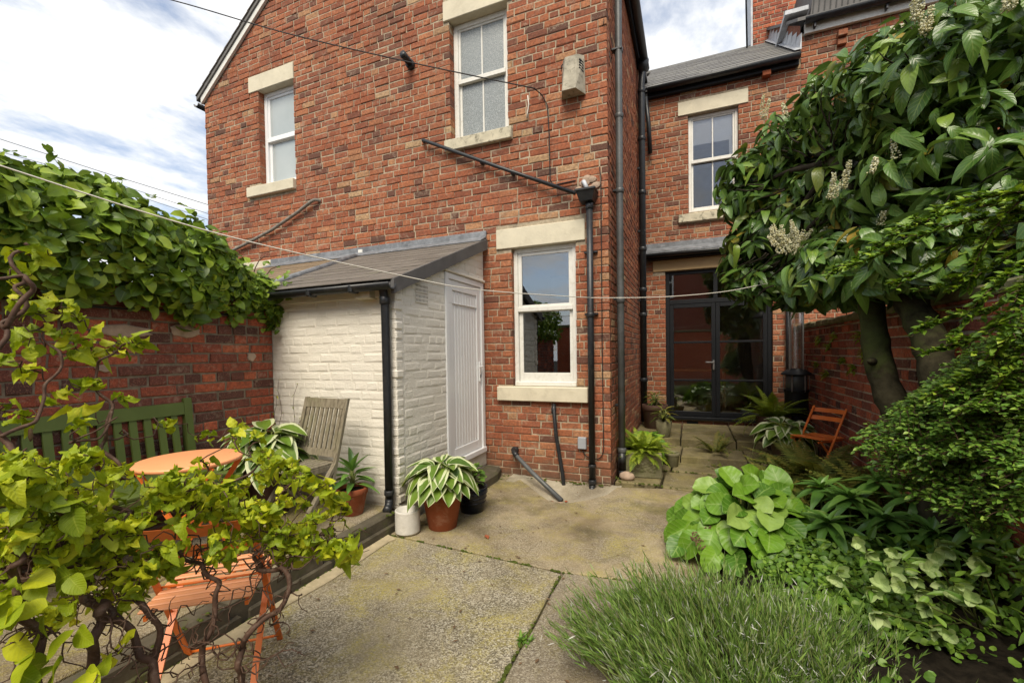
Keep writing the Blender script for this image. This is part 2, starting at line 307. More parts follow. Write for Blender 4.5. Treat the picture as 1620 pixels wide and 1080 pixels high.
leafmat('lavender_leaf', [(0.0, (0.08, 0.15, 0.025)), (0.5, (0.16, 0.27, 0.045)), (0.80, (0.25, 0.37, 0.085)), (0.88, (0.31, 0.37, 0.18)), (1.0, (0.40, 0.42, 0.34))], 0.6, 0.3, 0.0, trans=0.2)
leafmat('herb_leaf', [(0.0, (0.07, 0.15, 0.018)), (0.6, (0.13, 0.25, 0.028)), (1.0, (0.22, 0.35, 0.045))], 0.45, 0.4, 0.4, (0.2, 0.3, 0.08), 0.25)
leafmat('blossom', [(0.0, (0.60, 0.54, 0.26)), (0.5, (0.82, 0.78, 0.52)), (1.0, (0.92, 0.90, 0.76))], 0.8, 0.2, 0.0, trans=0.2)

# ------------------------------------------------------------------ mesh helpers
OFF = {}
def link(o, parent=None):
    COL.objects.link(o)
    if parent is not None: o.parent = parent
    return o
def thing(name, label, cat, loc=(0, 0, 0), rotz=0.0, group=None, kind=None):
    o = bpy.data.objects.new(name, None); o.empty_display_size = 0.1; COL.objects.link(o)
    o.location = loc; o.rotation_euler = (0, 0, rotz)
    tag(o, label, cat, group, kind); OFF[o.name] = np.array(loc, float)
    return o
def tag(o, label=None, cat=None, group=None, kind=None):
    if label: o['label'] = label
    if cat: o['category'] = cat
    if group: o['group'] = group
    if kind: o['kind'] = kind
    return o
def off_of(p):
    while p is not None:
        if p.name in OFF: return OFF[p.name]
        p = p.parent
    return np.zeros(3)

def cross3(a, b):
    x, y, z = float(a[0]), float(a[1]), float(a[2]); u, v, w = float(b[0]), float(b[1]), float(b[2])
    return np.array((y*w-z*v, z*u-x*w, x*v-y*u))
class MB:
    def __init__(s): s.v = []; s.f = []; s.uv = None
    def add(s, vs, fs):
        b = len(s.v); s.v.extend([tuple(float(c) for c in p) for p in vs]); s.f.extend([tuple(b+i for i in q) for q in fs]); return s
    def box(s, x0, x1, y0, y1, z0, z1, ch=0.0):
        if ch <= 0:
            return s.add([(x0,y0,z0),(x1,y0,z0),(x1,y1,z0),(x0,y1,z0),(x0,y0,z1),(x1,y0,z1),(x1,y1,z1),(x0,y1,z1)],
                  [(0,3,2,1),(4,5,6,7),(0,1,5,4),(1,2,6,5),(2,3,7,6),(3,0,4,7)])
        c = min(ch, (x1-x0)*.45, (y1-y0)*.45, (z1-z0)*.45)
        lo = (x0,y0,z0); hi = (x1,y1,z1); V = {}; vs = []
        for sx in (0,1):
            for sy in (0,1):
                for sz in (0,1):
                    sg = (sx,sy,sz)
                    for ax in range(3):     # vertex on face normal to ax
                        p = []
                        for a in range(3):
                            e = hi[a] if sg[a] else lo[a]
                            if a != ax: e += -c if sg[a] else c
                            p.append(e)
                        V[(sg,ax)] = len(vs); vs.append(tuple(p))
        fs = []
        for ax in range(3):
            a, b = [k for k in range(3) if k != ax]
            for sd_ in (0,1):
                q = []
                for (i,j) in ((0,0),(1,0),(1,1),(0,1)):
                    g = [0,0,0]; g[ax] = sd_; g[a] = i; g[b] = j; q.append(V[(tuple(g),ax)])
                fs.append(tuple(q))
        for ax in range(3):                 # edges parallel to ax
            a, b = [k for k in range(3) if k != ax]
            for i in (0,1):
                for j in (0,1):
                    g0 = [0,0,0]; g0[a] = i; g0[b] = j; g1 = list(g0); g1[ax] = 1
                    fs.append((V[(tuple(g0),a)], V[(tuple(g1),a)], V[(tuple(g1),b)], V[(tuple(g0),b)]))
        for sx in (0,1):
            for sy in (0,1):
                for sz in (0,1):
                    fs.append(tuple(V[((sx,sy,sz),ax)] for ax in range(3)))
        return s.add(vs, fs)
    def hexa(s, b4, t4):
        return s.add(list(b4)+list(t4), [(0,3,2,1),(4,5,6,7),(0,1,5,4),(1,2,6,5),(2,3,7,6),(3,0,4,7)])
    def bar(s, p, q, w, t, up=(0,0,1), ch=0.0):
        p = np.array(p, float); q = np.array(q, float); d = q-p; L = np.linalg.norm(d); d /= L
        u = np.array(up, float); a = cross3(d, u)
        if np.linalg.norm(a) < 1e-6: a = cross3(d, (1,0,0))
        a /= np.linalg.norm(a); b = cross3(a, d)
        m = MB().box(-w/2, w/2, 0, L, -t/2, t/2, ch)
        return s.add([p + a*x + d*y + b*z for x, y, z in m.v], m.f)
    def tube(s, pts, rad, n=8, cap=True):
        P = [np.array(p, float) for p in pts]; k = len(P)
        rad = [rad]*k if np.isscalar(rad) else list(rad)
        T = [P[min(i+1,k-1)]-P[max(i-1,0)] for i in range(k)]; T = [t/(np.linalg.norm(t)+1e-12) for t in T]
        a = cross3(T[0], (0.0,0.0,1.0))
        if np.linalg.norm(a) < 1e-3: a = cross3(T[0], (1.0,0.0,0.0))
        a /= np.linalg.norm(a); vs = []
        for i in range(k):
            a = a - T[i]*(a@T[i]); a /= (np.linalg.norm(a)+1e-12); b = cross3(T[i], a)
            for j in range(n):
                th = 2*math.pi*j/n; vs.append(P[i] + rad[i]*(a*math.cos(th)+b*math.sin(th)))
        fs = [(i*n+j, i*n+(j+1)%n, (i+1)*n+(j+1)%n, (i+1)*n+j) for i in range(k-1) for j in range(n)]
        if cap: fs += [tuple(range(n-1,-1,-1)), tuple((k-1)*n+j for j in range(n))]
        return s.add(vs, fs)
    def lathe(s, prof, n=28, c=(0,0,0), cap=True):
        vs = [(c[0]+r*math.cos(2*math.pi*j/n), c[1]+r*math.sin(2*math.pi*j/n), c[2]+z) for r, z in prof for j in range(n)]
        k = len(prof); fs = [(i*n+j, i*n+(j+1)%n, (i+1)*n+(j+1)%n, (i+1)*n+j) for i in range(k-1) for j in range(n)]
        if cap: fs += [tuple(range(n-1,-1,-1))]
        return s.add(vs, fs)
    def build(s, name, mat, parent=None, world=False, smooth=False):
        me = bpy.data.meshes.new(name); V = np.array(s.v, float)
        if world and parent is not None: V = V - off_of(parent)
        me.from_pydata(V.tolist(), [], s.f); me.materials.append(MT[mat])
        if smooth: me.polygons.foreach_set('use_smooth', [True]*len(me.polygons))
        me.update()
        return link(bpy.data.objects.new(name, me), parent)
def bx(name, mat, parent, x0, x1, y0, y1, z0, z1, ch=0.004, world=True):
    return MB().box(x0, x1, y0, y1, z0, z1, ch).build(name, mat, parent, world)
def rp(prof):                             # lathe profile with crisp rims: near-duplicate loops at corners
    o = []
    for i, (r, z) in enumerate(prof):
        o.append((r, z))
        if 0 < i < len(prof)-1:
            o[-1] = None
            a = np.array(prof[i-1]); b = np.array(prof[i]); c = np.array(prof[i+1]); e = 0.0025
            da = (a-b)/(np.linalg.norm(a-b)+1e-9); dc = (c-b)/(np.linalg.norm(c-b)+1e-9)
            o[-1] = tuple(b+da*e); o.append(tuple(b+dc*e))
    return o

# ------------------------------------------------------------------ bricks
def unit_brick(rng, jit=0.02, chx=0.03, chz=0.10, chy=0.06):
    vs = []; j = lambda a: rng.uniform(-a, a)
    for z in (0, 1):
        for x in (0, 1): vs.append((x+j(jit*.5), 1.0, z+j(jit)))           # back 0..3
    for z in (0, 1):
        for x in (0, 1): vs.append((x+j(jit*.5), chy, z+j(jit*1.3)))       # rim 4..7
    for z in (0, 1):
        for x in (0, 1): vs.append((x+(chx if x == 0 else -chx), j(0.02), z+(chz if z == 0 else -chz)+j(jit)))   # face 8..11
    fs = [(8,9,11,10)]
    ring = [0,1,3,2]
    for a in range(4):
        i, k = ring[a], ring[(a+1)%4]
        fs.append((4+i,4+k,8+k,8+i)); fs.append((0+i,0+k,4+k,4+i))
    return np.array(vs, float), fs
def lay(u0, u1, z0, z1, holes, course, blen, gap, rng, bond='garden', clip=None):
    out = []; row = 0; z = z0; mort = gap
    while z < z1-0.02:
        zt = min(z+course-mort, z1); zm = (z+zt)/2
        a0, a1 = (u0, u1) if clip is None else clip(z, zt)
        header = (row % 5 == 4) if bond == 'garden' else (row % 2 == 1 if bond == 'english' else False)
        L = (blen-mort)/2 - mort/2 if header else blen-mort
        spans = [(a0, a1)]
        for (h0, h1, b0, b1) in holes:
            if b0+0.012 < zt and b1-0.012 > z:
                ns = []
                for s0, s1 in spans:
                    if h1 <= s0 or h0 >= s1: ns.append((s0, s1)); continue
                    if h0 > s0: ns.append((s0, h0))
                    if h1 < s1: ns.append((h1, s1))
                spans = ns
        shift = (0.25*blen if header else (row % 2)*0.5*blen) + (rng.random()*0.03)
        for s0, s1 in spans:
            u = s0
            st = u0 - shift
            k = math.floor((s0-st)/(L+mort)); e = st + (k+1)*(L+mort) - mort
            while u < s1-0.012:
                e2 = min(e + rng.uniform(-0.008, 0.008), s1)
                if s1-e2 < 0.03: e2 = s1
                if e2-u > 0.02: out.append((u, e2, z+rng.uniform(-.0015, .0015), zt+rng.uniform(-.0015, .0015)))
                u = e2+mort
                step = L+mort
                if not header and rng.random() < 0.10: step = (L+mort)/2
                e = e2 + step
            
        z += course; row += 1
    return out
def brickwork(parent, axis, plane, rects, mat, rng, nparts, depth=0.1, proud=0.0, uj=6, jit=0.003, vis=None, chs=(0.03, 0.10, 0.06), jt=0.02, want=True):
    """axis 'x' faces -Y (u along X), '+x' faces +X (u along Y), '-x' faces -X (u along -Y)."""
    units = [unit_brick(rng, jt, *chs) for _ in range(uj)]
    rz = {'x': 0.0, '+x': math.pi/2, '-x': -math.pi/2}[axis]
    ca, sa = math.cos(rz), math.sin(rz); off = off_of(parent)
    items = []
    for (a, b, c, d) in rects:
        j = rng.uniform(-jit, jit) - proud
        if axis == 'x': loc = (a, plane+j, c)
        elif axis == '+x': loc = (plane-j, a, c)
        else: loc = (plane+j, b, c)
        mid = {'x': ((a+b)/2, plane, (c+d)/2), '+x': (plane, (a+b)/2, (c+d)/2), '-x': (plane, (a+b)/2, (c+d)/2)}[axis]
        px, py, w = proj(mid)
        sc = -1.0
        if w > 0.3 and -20 < px < 1640 and -20 < py < 1100 and (vis is None or vis(px, py)):
            nrm = {'x': (0,-1,0), '+x': (1,0,0), '-x': (-1,0,0)}[axis]
            vd = CAM-np.array(mid); sc = (b-a)*(d-c)*abs(np.dot(vd, nrm))/np.linalg.norm(vd)**3
        items.append((sc, loc, (b-a, depth, d-c), rng.randrange(uj), rng.uniform(-.006, .006)))
    items.sort(key=lambda t: -t[0])
    meshes = []
    for V, F in units:
        me = bpy.data.meshes.new('brick'); me.from_pydata(V.tolist(), [], F); me.materials.append(MT[mat]); meshes.append(me)
    n = 0
    for sc, loc, s, k, tl in items[:nparts]:
        if sc <= 0: break
        o = bpy.data.objects.new('brick', meshes[k]); o.location = np.array(loc)-off; o.scale = s; o.rotation_euler = (0, 0, rz+tl*0.4)
        link(o, parent); n += 1
    rest = items[n:]
    if rest:
        VV = []; FF = []; base = 0
        for sc, loc, s, k, tl in rest:
            V, F = units[k]; P = V*np.array(s); Q = np.empty_like(P)
            Q[:,0] = P[:,0]*ca - P[:,1]*sa; Q[:,1] = P[:,0]*sa + P[:,1]*ca; Q[:,2] = P[:,2]
            VV.append(Q + (np.array(loc)-off)); FF += [tuple(base+i for i in f) for f in F]; base += len(V)
        me = bpy.data.meshes.new('brickwork'); me.from_pydata(np.concatenate(VV).tolist(), [], FF); me.materials.append(MT[mat])
        o = link(bpy.data.objects.new('brickwork', me), parent); o['kind'] = 'stuff'
def sheet(parent, name, mat, axis, plane, u0, u1, z0, z1, holes, rec=0.008, rev=0.24, top=None):
    """mortar body of a wall with its openings and reveals; recessed behind the brick faces."""
    g = 0.004
    us = sorted({u0, u1, *[max(u0, min(u1, h[0]-g)) for h in holes], *[max(u0, min(u1, h[1]+g)) for h in holes]})
    zs = sorted({z0, z1, *[max(z0, min(z1, h[2]-g)) for h in holes], *[max(z0, min(z1, h[3]+g)) for h in holes]})
    def P(u, d, z):
        if axis == 'x': return (u, plane+rec+d, z)
        if axis == '+x': return (plane-rec-d, u, z)
        return (plane+rec+d, u, z)
    m = MB()
    for i in range(len(us)-1):
        for j in range(len(zs)-1):
            um, zm = (us[i]+us[i+1])/2, (zs[j]+zs[j+1])/2
            if any(h[0]-g < um < h[1]+g and h[2]-g < zm < h[3]+g for h in holes): continue
            m.add([P(us[i],0,zs[j]),P(us[i+1],0,zs[j]),P(us[i+1],0,zs[j+1]),P(us[i],0,zs[j+1])], [(0,1,2,3)])
    if top:                               # polygon above z1
        m.add([P(u,0,z) for u, z in top], [tuple(range(len(top)))])
    for h in holes:
        a, b, c, d = h[0]-g, h[1]+g, h[2]-g, h[3]+g
        for (p, q) in (((a,c),(b,c)),((b,c),(b,d)),((b,d),(a,d)),((a,d),(a,c))):
            m.add([P(p[0],0,p[1]),P(q[0],0,q[1]),P(q[0],rev,q[1]),P(p[0],rev,p[1])], [(0,1,2,3)])
    return m.build(name, mat, parent, True)
def room(parent, x0, x1, y0, y1, z0, z1, mat='dark_room', floor=None):
    m = MB(); V = [(x0,y0,z0),(x1,y0,z0),(x1,y1,z0),(x0,y1,z0),(x0,y0,z1),(x1,y0,z1),(x1,y1,z1),(x0,y1,z1)]
    m.add(V, [(4,5,6,7),(1,2,6,5),(2,3,7,6),(3,0,4,7)] + ([] if floor else [(0,1,2,3)]))
    o = m.build('room', mat, parent, True)
    if floor: MB().add(V[:4], [(0,1,2,3)]).build('room_floor', floor, parent, True)
    return o

# ------------------------------------------------------------------ leaves
def leaf_tmpl(nu=2, nv=5, width=0.5, shape=(0.5, 1.0), fold=0.25, curl=0.25, tip=1.0, ripple=0.0, rip_n=3, heart=0.0, seed=0, twist=0.0, stalk=0.0):
    """blade along +Y, unit length, upper side +Z."""
    rg = random.Random(seed); V = []; U = []; F = []
    for i in range(nv+1):
        t = i/nv
        a, b = shape
        w = width*0.5*(math.sin(math.pi*min(1, t**a))**b if 0 < t < 1 else (0.06 if t == 0 else 0.0))
        if tip != 1.0 and t > .7: w *= (1-(t-.7)/.3)**(tip-1) if t < 1 else 0
        for j in range(nu+1):
            s = j/nu*2-1
            y = t - heart*(abs(s)**1.5)*max(0, 0.45-t)
            x = s*w; z = fold*abs(x) - curl*t*t*0.6
            if heart and t == 0: x = s*width*0.22
            if ripple: z += ripple*math.sin(t*rip_n*6.28 + 2*abs(s)) * (0.25+abs(s)) + rg.uniform(-1, 1)*ripple*0.5
            if twist: 
                an = twist*t; x, z = x*math.cos(an)-z*math.sin(an), x*math.sin(an)+z*math.cos(an)
            V.append((x, y*(1-0.12*curl*t), z)); U.append((j/nu, t))
    for i in range(nv):
        for j in range(nu):
            a = i*(nu+1)+j; F.append((a, a+1, a+nu+2, a+nu+1))
    return np.array(V), F, np.array(U)
def frame(d, up=(0,0,1), roll=0.0):        # basis (columns x, blade, normal) as nested tuples; plain floats for speed
    a, b, c = float(d[0]), float(d[1]), float(d[2]); n = math.sqrt(a*a+b*b+c*c)+1e-12; a /= n; b /= n; c /= n
    u, v, w = float(up[0]), float(up[1]), float(up[2])
    x, y, z = b*w-c*v, c*u-a*w, a*v-b*u; n = math.sqrt(x*x+y*y+z*z)
    if n < 1e-4:
        u, v, w = 1.0, .2, .0; x, y, z = b*w-c*v, c*u-a*w, a*v-b*u; n = math.sqrt(x*x+y*y+z*z)
    x /= n; y /= n; z /= n
    p, q, r = y*c-z*b, z*a-x*c, x*b-y*a
    if roll:
        k, s = math.cos(roll), math.sin(roll)
        x, y, z, p, q, r = k*x+s*p, k*y+s*q, k*z+s*r, -s*x+k*p, -s*y+k*q, -s*z+k*r
    return ((x, a, p), (y, b, q), (z, c, r))
def mesh_from(V, F, U, mat, name):
    me = bpy.data.meshes.new(name); me.from_pydata(V.tolist() if hasattr(V, 'tolist') else V, [], F)
    if U is not None:
        uvl = me.uv_layers.new(name='UVMap'); idx = np.empty(len(me.loops), dtype=np.int32); me.loops.foreach_get('vertex_index', idx)
        uvl.data.foreach_set('uv', U[idx].astype(np.float32).ravel())
    me.polygons.foreach_set('use_smooth', [True]*len(me.polygons)); me.materials.append(MT[mat]); me.update()
    return me
def big_mesh(V, loops, starts, totals, U, mat, name):
    me = bpy.data.meshes.new(name); me.vertices.add(len(V)); me.vertices.foreach_set('co', V.astype(np.float32).ravel())
    me.loops.add(len(loops)); me.loops.foreach_set('vertex_index', loops.astype(np.int32))
    me.polygons.add(len(starts)); me.polygons.foreach_set('loop_start', starts.astype(np.int32)); me.polygons.foreach_set('loop_total', totals.astype(np.int32))
    me.update(calc_edges=True)
    uvl = me.uv_layers.new(name='UVMap'); uvl.data.foreach_set('uv', U[loops].astype(np.float32).ravel())
    me.polygons.foreach_set('use_smooth', np.ones(len(starts), dtype=bool)); me.materials.append(MT[mat]); me.update()
    return me
def scatter(parent, tmpls, items, mat, nparts=300, part='leaf', mass='foliage'):
    """items: (position, 3x3 basis, size, template index), world space."""
    if not items: return
    off = off_of(parent); P = np.array([t[0] for t in items], float); B = np.array([t[1] for t in items], float); S = np.array([t[2] for t in items], float); K = np.array([t[3] for t in items])
    q = P-CAM; w = q@_f; ws = np.where(w > .05, w, .05); px = 810+FPX*(q@_r)/ws; py = CYPX-FPX*(q@_u)/ws
    sc = np.where((w > .2) & (px > -10) & (px < 1630) & (py > -10) & (py < 1090), S/ws, -1.0)
    order = np.argsort(-sc, kind='stable'); sel = [int(i) for i in order[:nparts] if sc[i] > 0]
    rest = np.ones(len(items), bool); rest[sel] = False
    if sel:
        meshes = [mesh_from(*t, mat, part) for t in tmpls]
        for i in sel:
            o = bpy.data.objects.new(part, meshes[K[i]]); M = Matrix.Identity(4); b = B[i]*S[i]
            for a in range(3):
                M[a][0], M[a][1], M[a][2] = b[a]; M[a][3] = P[i][a]-off[a]
            o.matrix_basis = M; link(o, parent)
    VV = []; UU = []; LL = []; ST = []; TT = []; vb = 0; lb = 0
    for k, (V, F, U) in enumerate(tmpls):
        ids = np.nonzero(rest & (K == k))[0]
        if len(ids) == 0: continue
        V = np.asarray(V, float); U = np.asarray(U, float); X = np.einsum('nij,vj->nvi', B[ids]*S[ids][:,None,None], V) + (P[ids]-off)[:,None,:]
        lp = np.concatenate([np.array(f) for f in F]); tt = np.array([len(f) for f in F]); ss = np.concatenate([[0], np.cumsum(tt)[:-1]]); n = len(ids)
        VV.append(X.reshape(-1,3)); UU.append(np.tile(U, (n,1)))
        LL.append((lp[None,:] + (np.arange(n)*len(V))[:,None]).ravel()+vb); ST.append((ss[None,:] + (np.arange(n)*len(lp))[:,None]).ravel()+lb); TT.append(np.tile(tt, n))
        vb += n*len(V); lb += n*len(lp)
    if VV:
        o = link(bpy.data.objects.new(mass, big_mesh(np.concatenate(VV), np.concatenate(LL), np.concatenate(ST), np.concatenate(TT), np.concatenate(UU), mat, mass)), parent); o['kind'] = 'stuff'
def rdir(rng):
    while True:
        a, b, c = rng.uniform(-1,1), rng.uniform(-1,1), rng.uniform(-1,1); n = math.sqrt(a*a+b*b+c*c)
        if 0.05 < n < 1: return np.array((a/n, b/n, c/n))
def wiggle(p, q, rng, n=14, amp=0.05, fr=2.0, sag=0.0):
    p = np.array(p, float); q = np.array(q, float); d = q-p; L = np.linalg.norm(d)
    a = cross3(d, rdir(rng)); a /= np.linalg.norm(a)+1e-9; b = cross3(d/L, a); f1, f2 = rng.uniform(0,6.28), rng.uniform(0,6.28); r2 = rng.uniform(.7,1.4)
    out = []
    for i in range(n+1):
        t = i/n; e = math.sin(math.pi*min(1, t*1.15)) if t < .87 else math.sin(math.pi*t)
        e = math.sin(math.pi*t)**0.6 if 0 < t < 1 else 0
        out.append(p + d*t + a*amp*e*math.sin(fr*6.28*t+f1) + b*amp*e*math.cos(fr*r2*6.28*t+f2) + np.array([0,0,sag*math.sin(math.pi*t)]))
    return out

# ================================================================== GROUND
rng = random.Random(11)
gm = MB().add([(-60,-60,-0.09),(60,-60,-0.09),(60,60,-0.09),(-60,60,-0.09)], [(0,1,2,3)])
ground = gm.build('ground', 'soil'); tag(ground, 'dark bare soil under and around the yard', 'ground', kind='structure')
def slab(name, poly, z0, z1, mat, parent=None, ch=0.008, smooth=False):
    bm = bmesh.new(); vs = [bm.verts.new((x, y, z0)) for x, y in poly]; f = bm.faces.new(vs)
    r_ = bmesh.ops.extrude_face_region(bm, geom=[f]); tv = [v for v in r_['geom'] if isinstance(v, bmesh.types.BMVert)]
    for v in tv: v.co.z = z1
    bmesh.ops.recalc_face_normals(bm, faces=bm.faces)
    te = [e for e in bm.edges if all(abs(v.co.z-z1) < 1e-5 for v in e.verts)]
    if ch: bmesh.ops.bevel(bm, geom=te, offset=ch, segments=1, affect='EDGES')
    me = bpy.data.meshes.new(name); bm.to_mesh(me); bm.free(); me.materials.append(MT[mat])
    return link(bpy.data.objects.new(name, me), parent)
def wob(a, b, n, amp):
    a = np.array(a); b = np.array(b); d = b-a; nn = np.array([-d[1], d[0]])/np.linalg.norm(d)
    return [tuple(a+d*i/n + nn*(rng.uniform(-amp, amp) if 0 < i else 0)) for i in range(n)]
yard = thing('yard_paving', 'worn concrete paving of the yard', 'paving', (-1, 2, 0), kind='structure')
del yard['category'], yard['label']
def yslab(poly, z0, z1, mat, ch=0.008):
    return slab('paving_slab', [(x+1, y-2) for x, y in poly], z0, z1, mat, yard, ch)
pl = wob((-2.17,-3),( -0.765,-3),3,0) + wob((-0.765,-3),(-0.762,2.62),22,.006) + wob((-0.765,2.62),(-2.17,2.715),12,.006) + [(-2.17,2.715)]
yslab(pl, -0.12, 0.0, 'concrete_speckled')
pr = [(-0.748,-3),(0.42,-3)] + [(0.42,2.78)] + wob((0.42,2.75),(-0.745,2.625),10,.006) + wob((-0.745,2.625),(-0.748,-3),22,.006)
yslab(pr, -0.12, 0.004, 'concrete_dark')
notch = [(-0.70,4.50),(-0.76,4.22),(-0.90,4.02),(-1.02,3.90),(-1.12,3.855),(-1.24,3.88),(-1.38,4.02),(-1.55,4.22),(-1.72,4.40),(-1.80,4.56)]
pu = [(-2.17,2.735)] + wob((-2.17,2.735),(-0.757,2.643),12,.005)[1:] + wob((-0.757,2.643),(0.42,2.775),8,.006) + [(0.42,2.775),(0.42,4.5),(-0.2,4.62)] + notch + [(-2.19,4.56)]
yslab(pu, -0.12, 0.002, 'concrete_plain', 0.006)
# basin round the gully
bmv = []; bmf = []
NB, MBB = 26, 12
for i in range(NB+1):
    for j in range(MBB+1):
        x = -1.86 + 1.2*i/NB; y = 3.80 + 0.76*j/MBB
        dd = math.hypot((x+1.13)/0.34, (y-3.98)/0.22)
        z = -0.035 - 0.06*math.exp(-dd*dd*1.2) + 0.03*max(0, (y-4.25)/0.3) + 0.035*max(0, abs(x+1.1)-0.35)/0.4 + rng.uniform(-.006,.006)
        bmv.append((x+1, y-2, min(z, -0.006 if y < 4.3 else 0.03)))
for i in range(NB):
    for j in range(MBB):
        a = i*(MBB+1)+j; bmf.append((a, a+MBB+1, a+MBB+2, a+1))
bo = MB().add(bmv, bmf).build('gully_surround', 'basin_concrete', yard, smooth=True)
MB().lathe(rp([(0.0,-0.0),(0.085,0.0),(0.09,0.012),(0.075,0.012),(0.07,-0.03),(0.0,-0.035)]), 20, (-1.10+1, 3.99-2, -0.088)).build('gully_rim', 'kerb_stone', yard, smooth=True)
for k in range(16):
    r_ = rng.uniform(.012,.035); px_, py_ = rng.gauss(-1.2,.12), rng.gauss(4.0,.06)
    MB().lathe([(r_*.5,0),(r_,r_*.25),(r_*.85,r_*.6),(r_*.3,r_*.75),(0.001,r_*.76)], 7, (px_+1, py_-2, -0.075)).build('rubble', rng.choice(['kerb_stone','terracotta','render_patch']), yard)
# raised terrace on the left and its kerb stones
yslab([(-3.58,-3),(-2.30,-3),(-2.30,2.9),(-3.58,2.9)], -0.1, 0.148, 'concrete_plain')
y = -2.6; k = 0
while y < 2.86:
    L_ = min(rng.uniform(.55,.8), 2.87-y)
    xo = rng.uniform(-.008,.008)
    yslab([(-2.295,y),(-2.185+xo,y+.004),(-2.18+xo+rng.uniform(-.01,.01),y+L_-.012),(-2.295,y+L_-.012)], -0.05, 0.15+rng.uniform(-.006,.006), 'kerb_stone', 0.018)
    yslab([(-2.20,y+.1),(-2.168,y+.1),(-2.166,y+L_+.05),(-2.20,y+L_+.05)], -0.05, 0.062+rng.uniform(-.01,.01), 'kerb_stone', 0.01)
    y += L_; k += 1
st = wob((-2.165,-2),(-2.165,2.70),14,.0) + [(-2.165,2.70)] + [(-2.06,2.66)] + wob((-2.08,2.6),(-2.04,-2),16,.02)
yslab(st, -0.03, 0.014, 'tan_mortar', 0.006)
# door step beside the outhouse
yslab([(-2.2,3.30),(-1.96,3.32),(-1.945,4.28),(-2.0,4.50),(-2.2,4.52)], -0.03, 0.105, 'kerb_stone', 0.025)
# flags and steps up to the glazed doors
def flag(poly, z1, mat='flagstone'): yslab(poly, z1-0.14, z1, mat, 0.012)
flag([(-0.74,4.64),(-0.30,4.66),(-0.28,5.18),(-0.74,5.2)], 0.018)
flag([(-0.27,4.60),(0.42,4.55),(0.42,5.2),(-0.26,5.19)], 0.022)
flag([(-0.74,5.22),(-0.22,5.21),(-0.2,5.62),(-0.74,5.63)], 0.045)
flag([(-0.20,5.21),(0.45,5.22),(0.45,5.64),(-0.18,5.62)], 0.035)
flag([(-0.74,5.64),(-0.12,5.63),(-0.1,6.22),(-0.74,6.2)], 0.115)
flag([(-0.105,5.64),(0.61,5.65),(0.61,6.21),(-0.09,6.22)], 0.11)
flag([(0.62,5.3),(1.42,5.3),(1.42,6.2),(0.62,6.2)], 0.115)
gx = [-0.75, -0.12, 0.55, 1.05, 1.44]; gy = [6.23, 6.72, 7.18, 7.56]
for i in range(4):
    for j in range(3):
        w = 0.008; s_ = [rng.uniform(-.012,.012) for _ in range(4)]
        flag([(gx[i]+w, gy[j]+w+s_[0]), (gx[i+1]-w, gy[j]+w+s_[1]), (gx[i+1]-w, gy[j+1]-w), (gx[i]+w, gy[j+1]-w)], 0.215+rng.uniform(-.006,.006))
# planting bed
def bed():
    nx, ny = 22, 60; V = []; F = []
    for i in range(nx+1):
        for j in range(ny+1):
            y = -1.5 + 6.85*j/ny; xe = 0.10 + 0.05*math.sin(y*2.1)+.02*math.sin(y*7); x = xe + (1.455-xe)*i/nx
            edge = min(1.0, max(0, (x-xe)/0.45)); ed2 = min(1.0, max(0.0, (4.7-y)/0.5))
            V.append((x, y, 0.006 + 0.20*edge*ed2 + rng.uniform(-.025,.025)*edge))
    for i in range(nx):
        for j in range(ny):
            a = i*(ny+1)+j; F.append((a, a+ny+1, a+ny+2, a+1))
    o = MB().add(V, F).build('planting_bed', 'soil', smooth=True); tag(o, kind='structure')
bed()

# ================================================================== BRICK HOUSE (gabled rear wing)
YW, XC, XL0 = 4.53, -0.764, -6.98
EZL, EZR, PIT = 5.41, 6.15, 0.773
RX = (EZR-EZL + PIT*(XC+ -XL0*-1))/ (2*PIT) if False else None
RXX = (EZR - EZL + PIT*(XC + XL0))/(2*PIT)          # ridge position
RZ = EZL + PIT*(RXX - XL0)
COURSE = 0.0785
house = thing('brick_house', 'red brick gabled rear wing of a house with cream lintels', 'house', (-3.87, 6.2, 0))
H_G = (-1.85, -1.115, 1.02, 2.57)        # openings x0,x1,z0,z1
H_M = (-2.60, -1.865, 3.90, 5.31)
H_L = (-5.80, -5.10, 3.88, 5.26)
LINT = {'g': (-2.03,-1.01,2.57,2.79), 'm': (-2.675,-1.80,5.31,5.54), 'l': (-5.985,-5.09,5.26,5.49)}
SILL = {'g': (-2.03,-0.99,0.86,1.02), 'm': (-2.665,-1.81,3.775,3.905), 'l': (-6.03,-5.095,3.735,3.88)}
def gable_clip(z, zt):
    a, b = XL0, XC
    if zt > EZL: a = XL0 + (zt-EZL)/PIT + 0.01
    if zt > EZR: b = XC - (zt-EZR)/PIT - 0.01
    return a, b
holes_front = list(LINT.values()) + list(SILL.values())
shed_cov = [(-5.9, -2.24, -0.1, 1.9)]
frontzone = lay(XL0, XC, -0.06, 7.6, [(h[0]-.004,h[1]+.004,h[2],h[3]) for h in holes_front] + [H_G, H_M, H_L] + shed_cov, COURSE, 0.228, 0.011, random.Random(3), 'garden', gable_clip)
sheet(house, 'wall', 'mortar', 'x', YW, XL0, XC-0.008, -0.1, EZL, [H_G, H_M, H_L], top=[(XL0,EZL),(XC-0.008,EZL),(XC-0.008,EZR),(RXX,RZ)])
def vis_front(px, py): return not (430 < px < 770 and py > 375 and py < 760 and py > 460-(px-430)*0.25) and 0 < py < 790
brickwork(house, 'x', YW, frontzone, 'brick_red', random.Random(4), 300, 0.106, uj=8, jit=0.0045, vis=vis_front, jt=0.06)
side = lay(YW+0.118, 7.62, -0.06, EZR-0.05, [], COURSE, 0.228, 0.011, random.Random(5), 'garden')
